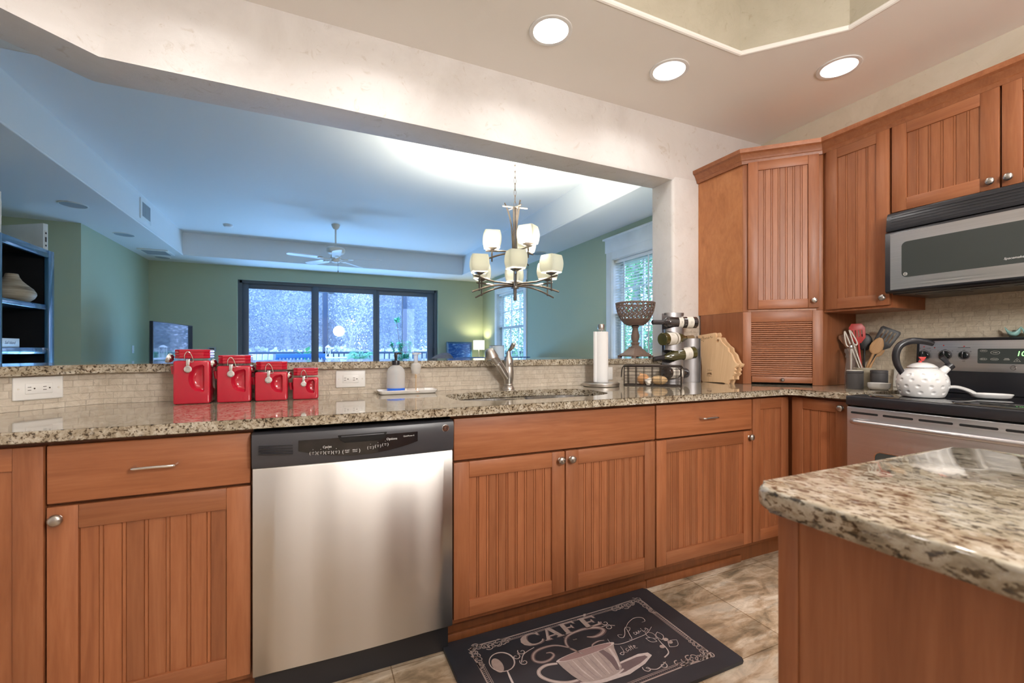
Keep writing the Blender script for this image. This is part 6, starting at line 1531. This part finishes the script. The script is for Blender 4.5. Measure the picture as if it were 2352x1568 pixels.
b.box(-.06, .06, -.06, .06, 0, .014); b.box(-.06, .06, -.06, .06, .22, .235); b.loft([[(x, y, z) for x, y in rrect(-s_, s_, -s_, s_, .004, 2)] for s_, z in ((.055, .235), (.015, .275))]); b.build('frame', M['white_out'], t, smooth=0)
b = MB()
for s_ in (-1, 1): b.tube([(s_*.045, -.046, .012), (-s_*.045, -.046, .22)], .004, 6)
b.build('cross_bars', M['white_out'], t)

# plants
def leafq(mb, p, d, ln, wd, up, m=0):
    d = d.normalized(); s_ = d.cross(up); s_ = s_.normalized() if s_.length > 1e-4 else Vector((1, 0, 0)); n_ = s_.cross(d)
    q = p+d*ln*.45; e = p+d*ln-n_*ln*.12
    mb.quad(p, q+s_*wd/2, e, q-s_*wd/2, m)
def pot(t, r, h, m='rust'):
    b = MB(); b.lathe([(0, 0), (r*.7, 0), (r*.95, h*.9), (r, h), (r*.86, h), (r*.8, h*.9), (0, h*.88)], 28); b.build('pot', M[m], t)
rn = random.Random(11)
t = thing('potted_shrub', 'tall leafy potted shrub behind the right glass panel', 'plant', (2.05, 10.8, -.02)); pot(t, .2, .4)
b = MB(); fb = MB()
for i in range(16):
    a = rn.random()*2*PI; top = Vector((.34*math.cos(a)*rn.random()-.05, .3*math.sin(a)*rn.random(), .9+.42*rn.random()))
    if i == 0: top = Vector((-.22, -.02, 1.80))
    P = smooth_path([(0, 0, .36), (top.x*.3, top.y*.3, .65), tuple(top*.9), tuple(top)], 6); b.tube(P, [.006]*len(P), 5)
    for p in P[5:]:
        dn = 4 if i else 2
        for _ in range(dn): d = Vector((rn.uniform(-1, 1), rn.uniform(-1, 1), rn.uniform(-.3, .7))); leafq(fb, p+d*.01, d, .075, .042, Vector((rn.uniform(-.4, .4), rn.uniform(-.4, .4), 1)))
    if i == 0:
        for p in P[-4:]:
            for _ in range(4): d = Vector((rn.uniform(-1, 1), rn.uniform(-1, 1), rn.uniform(-.1, .8))); leafq(fb, p, d, .12, .06, Vector((0, -1, .3)))
b.build('stems', M['rust'], t); fb.build('foliage', M['leaf_green'], t, smooth=0)
t = thing('potted_fern', 'arching fern in a pot right of the patio table', 'plant', (1.17, 12.4, -.02)); pot(t, .24, .62, 'white_out')
fb = MB()
for i in range(34):
    a = rn.random()*2*PI; R_ = .25+.2*rn.random(); P = smooth_path([(0, 0, .56), (R_*.4*math.cos(a), R_*.4*math.sin(a), .86+.2*rn.random()), (R_*math.cos(a), R_*math.sin(a), .82+.22*rn.random())], 8)
    for k, p in enumerate(P[2:]):
        d0 = Vector((math.cos(a), math.sin(a), -.2)); sd = Vector((-d0.y, d0.x, 0))
        for s_ in (1, -1): leafq(fb, p, d0*.5+sd*s_, .075, .028, Vector((0, 0, 1)))
fb.build('fronds', M['frond'], t, smooth=0)
t = thing('potted_palm', 'broad-leaved potted plant behind the left door frame', 'plant', (-.16, 12.75, -.02)); pot(t, .2, .5, 'rust')
fb = MB()
for i in range(16):
    a = rn.random()*2*PI; z = .62+.42*i/15; P = Vector((.05*math.cos(a), .05*math.sin(a), z)); leafq(fb, P, Vector((math.cos(a), math.sin(a), .75)), .30, .13, Vector((0, 0, 1)))
fb.build('foliage', M['frond'], t, smooth=0); b = MB(); b.tube([(0, 0, .44), (0, 0, 1.05)], .02, 8); b.build('stems', M['rust'], t)

# hedge and woods
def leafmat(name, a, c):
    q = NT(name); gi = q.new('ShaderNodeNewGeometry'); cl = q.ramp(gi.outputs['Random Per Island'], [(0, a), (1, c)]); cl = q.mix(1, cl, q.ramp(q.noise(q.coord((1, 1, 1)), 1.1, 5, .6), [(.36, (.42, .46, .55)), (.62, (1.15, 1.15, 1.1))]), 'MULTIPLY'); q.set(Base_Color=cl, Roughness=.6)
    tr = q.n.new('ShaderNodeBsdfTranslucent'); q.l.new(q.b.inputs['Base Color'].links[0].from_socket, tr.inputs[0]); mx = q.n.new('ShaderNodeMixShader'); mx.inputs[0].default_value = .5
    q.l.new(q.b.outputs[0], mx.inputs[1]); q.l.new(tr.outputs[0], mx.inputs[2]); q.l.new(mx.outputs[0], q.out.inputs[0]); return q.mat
LM = [leafmat('woods_leaf', (.20, .23, .22), (.50, .54, .52)), leafmat('woods_leaf_pale', (.32, .34, .34), (.66, .68, .66)), leafmat('woods_leaf_green', (.16, .42, .18), (.48, .78, .42))]  # grey of the woods leaves carries haze and glare in its colour
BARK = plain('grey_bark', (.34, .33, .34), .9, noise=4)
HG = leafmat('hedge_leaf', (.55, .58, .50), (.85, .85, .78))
fb = MB(); t2 = bmesh.new()
for i in range(7000):
    x = rn.uniform(-5, 8); h = 1.08+.16*mnoise.noise(Vector((x*.9, 0, 0))); p = Vector((x, 15.6+rn.uniform(-.5, .5), rn.uniform(-.1, h))); d = Vector((rn.uniform(-1, 1), rn.uniform(-1, 1), rn.uniform(-.5, 1))).normalized()*.13; u = d.orthogonal().normalized()*.06
    t2.faces.new([t2.verts.new(p), t2.verts.new(p+d*.5+u), t2.verts.new(p+d), t2.verts.new(p+d*.5-u)])
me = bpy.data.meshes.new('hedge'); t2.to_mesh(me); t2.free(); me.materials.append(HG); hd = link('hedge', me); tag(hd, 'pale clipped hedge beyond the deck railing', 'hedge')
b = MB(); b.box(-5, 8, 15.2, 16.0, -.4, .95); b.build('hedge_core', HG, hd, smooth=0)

def tree_meshes(seed, hgt, rad, nleaf, lm, ls):
    r = random.Random(seed); tb = MB(); P = smooth_path([(0, 0, -.5), (r.uniform(-.3, .3), r.uniform(-.3, .3), hgt*.4), (r.uniform(-.6, .6), r.uniform(-.6, .6), hgt*.95)], 6)
    tb.tube(P, [.20-.15*i/(len(P)-1) for i in range(len(P))], 8); cl = []
    for i in range(22):
        k = r.randint(1, len(P)-1); a = r.random()*2*PI; q = P[k]; L = rad*r.uniform(.4, 1); e = q+Vector((L*math.cos(a), L*math.sin(a), L*r.uniform(.1, .7)))
        tb.tube([q, (q+e)/2+Vector((0, 0, .12)), e], [.05, .03, .012], 5); cl += [e, (q+e)/2, q]
    bm = bmesh.new()
    for i in range(nleaf):
        c = r.choice(cl); s_ = rad*.28; p = c+Vector((r.gauss(0, s_), r.gauss(0, s_), r.gauss(0, s_*.8))); d = Vector((r.uniform(-1, 1), r.uniform(-1, 1), r.uniform(-1, 1))).normalized()*ls; u = d.orthogonal().normalized()*ls*.42
        bm.faces.new([bm.verts.new(p), bm.verts.new(p+d*.5+u), bm.verts.new(p+d), bm.verts.new(p+d*.5-u)])
    me = bpy.data.meshes.new('crown'); bm.to_mesh(me); bm.free(); me.materials.append(lm); return tb, me
def tree_proto(nm, label, seed, hgt, rad, nl, lm, ls, loc, group):
    t = thing(nm, label, 'tree', loc, 0, group); tb, me = tree_meshes(seed, hgt, rad, nl, lm, ls); tb.build('trunk', BARK, t); link('crown', me, t); return t
GA = 'hazy trees of the woods beyond the hedge'
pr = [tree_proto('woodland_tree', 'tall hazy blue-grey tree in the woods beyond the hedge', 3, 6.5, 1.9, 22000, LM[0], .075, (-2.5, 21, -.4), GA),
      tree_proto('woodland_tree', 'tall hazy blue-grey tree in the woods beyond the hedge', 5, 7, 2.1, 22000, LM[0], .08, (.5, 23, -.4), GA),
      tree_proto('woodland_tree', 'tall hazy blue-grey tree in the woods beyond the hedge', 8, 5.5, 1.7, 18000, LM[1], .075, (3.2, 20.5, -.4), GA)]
spots = []
for row, (y, n_) in enumerate(((20.5, 5), (24, 6), (29, 8))):
    for i in range(n_): spots.append((-7+17*(i+.5*(row % 2))/n_+rn.uniform(-.5, .5), y+rn.uniform(-.9, .9)))
for i, (x, y) in enumerate(spots):
    q = dup(pr[i % 3], (x, y, -.4), rn.random()*6.28); s_ = rn.uniform(.8, 1.15)*(1 if y < 25 else 1.25); q.scale = (s_, s_, s_)
t = thing('young_tree', 'small white-blossoming tree in front of the woods, middle glass panel', 'tree', (1.15, 17.6, -.4))
r = random.Random(21); b = MB(); tips = []
P = smooth_path([(0, 0, 0), (.05, 0, 1.2), (.22, 0, 2.1)], 5); b.tube(P, [.06-.03*i/(len(P)-1) for i in range(len(P))], 7)
for i in range(14):
    q = P[r.randint(4, len(P)-1)]; e = q+Vector((r.uniform(-.8, .8), r.uniform(-.5, .5), r.uniform(.5, 1.5))); b.tube([q, (q+e)/2+Vector((.05, 0, .05)), e], [.022, .012, .005], 5); tips += [e, (q+e)/2]
b.build('trunk', BARK, t); bm = bmesh.new()
for i in range(420):
    p = r.choice(tips)+Vector((r.gauss(0, .16), r.gauss(0, .16), r.gauss(0, .16))); d = Vector((r.uniform(-1, 1), r.uniform(-1, 1), r.uniform(-1, 1))).normalized()*.065; u = d.orthogonal().normalized()*.03
    bm.faces.new([bm.verts.new(p), bm.verts.new(p+d*.5+u), bm.verts.new(p+d), bm.verts.new(p+d*.5-u)])
me = bpy.data.meshes.new('blossom'); bm.to_mesh(me); bm.free(); me.materials.append(leafmat('blossom', (.62, .60, .54), (.85, .82, .76))); link('blossom', me, t)
GS = 'green trees outside the side windows'
ps = tree_proto('garden_tree', 'bright green tree outside the side windows', 13, 4.2, 1.5, 12000, LM[2], .075, (7.2, 4.2, -.4), GS)
for x, y in ((7.6, 6.4), (8.2, 2.6), (7.0, 8.6), (8.6, 10.6), (9.5, 5.2), (10, 8), (6.6, 12.2)): dup(ps, (x, y, -.4), rn.random()*6.28)
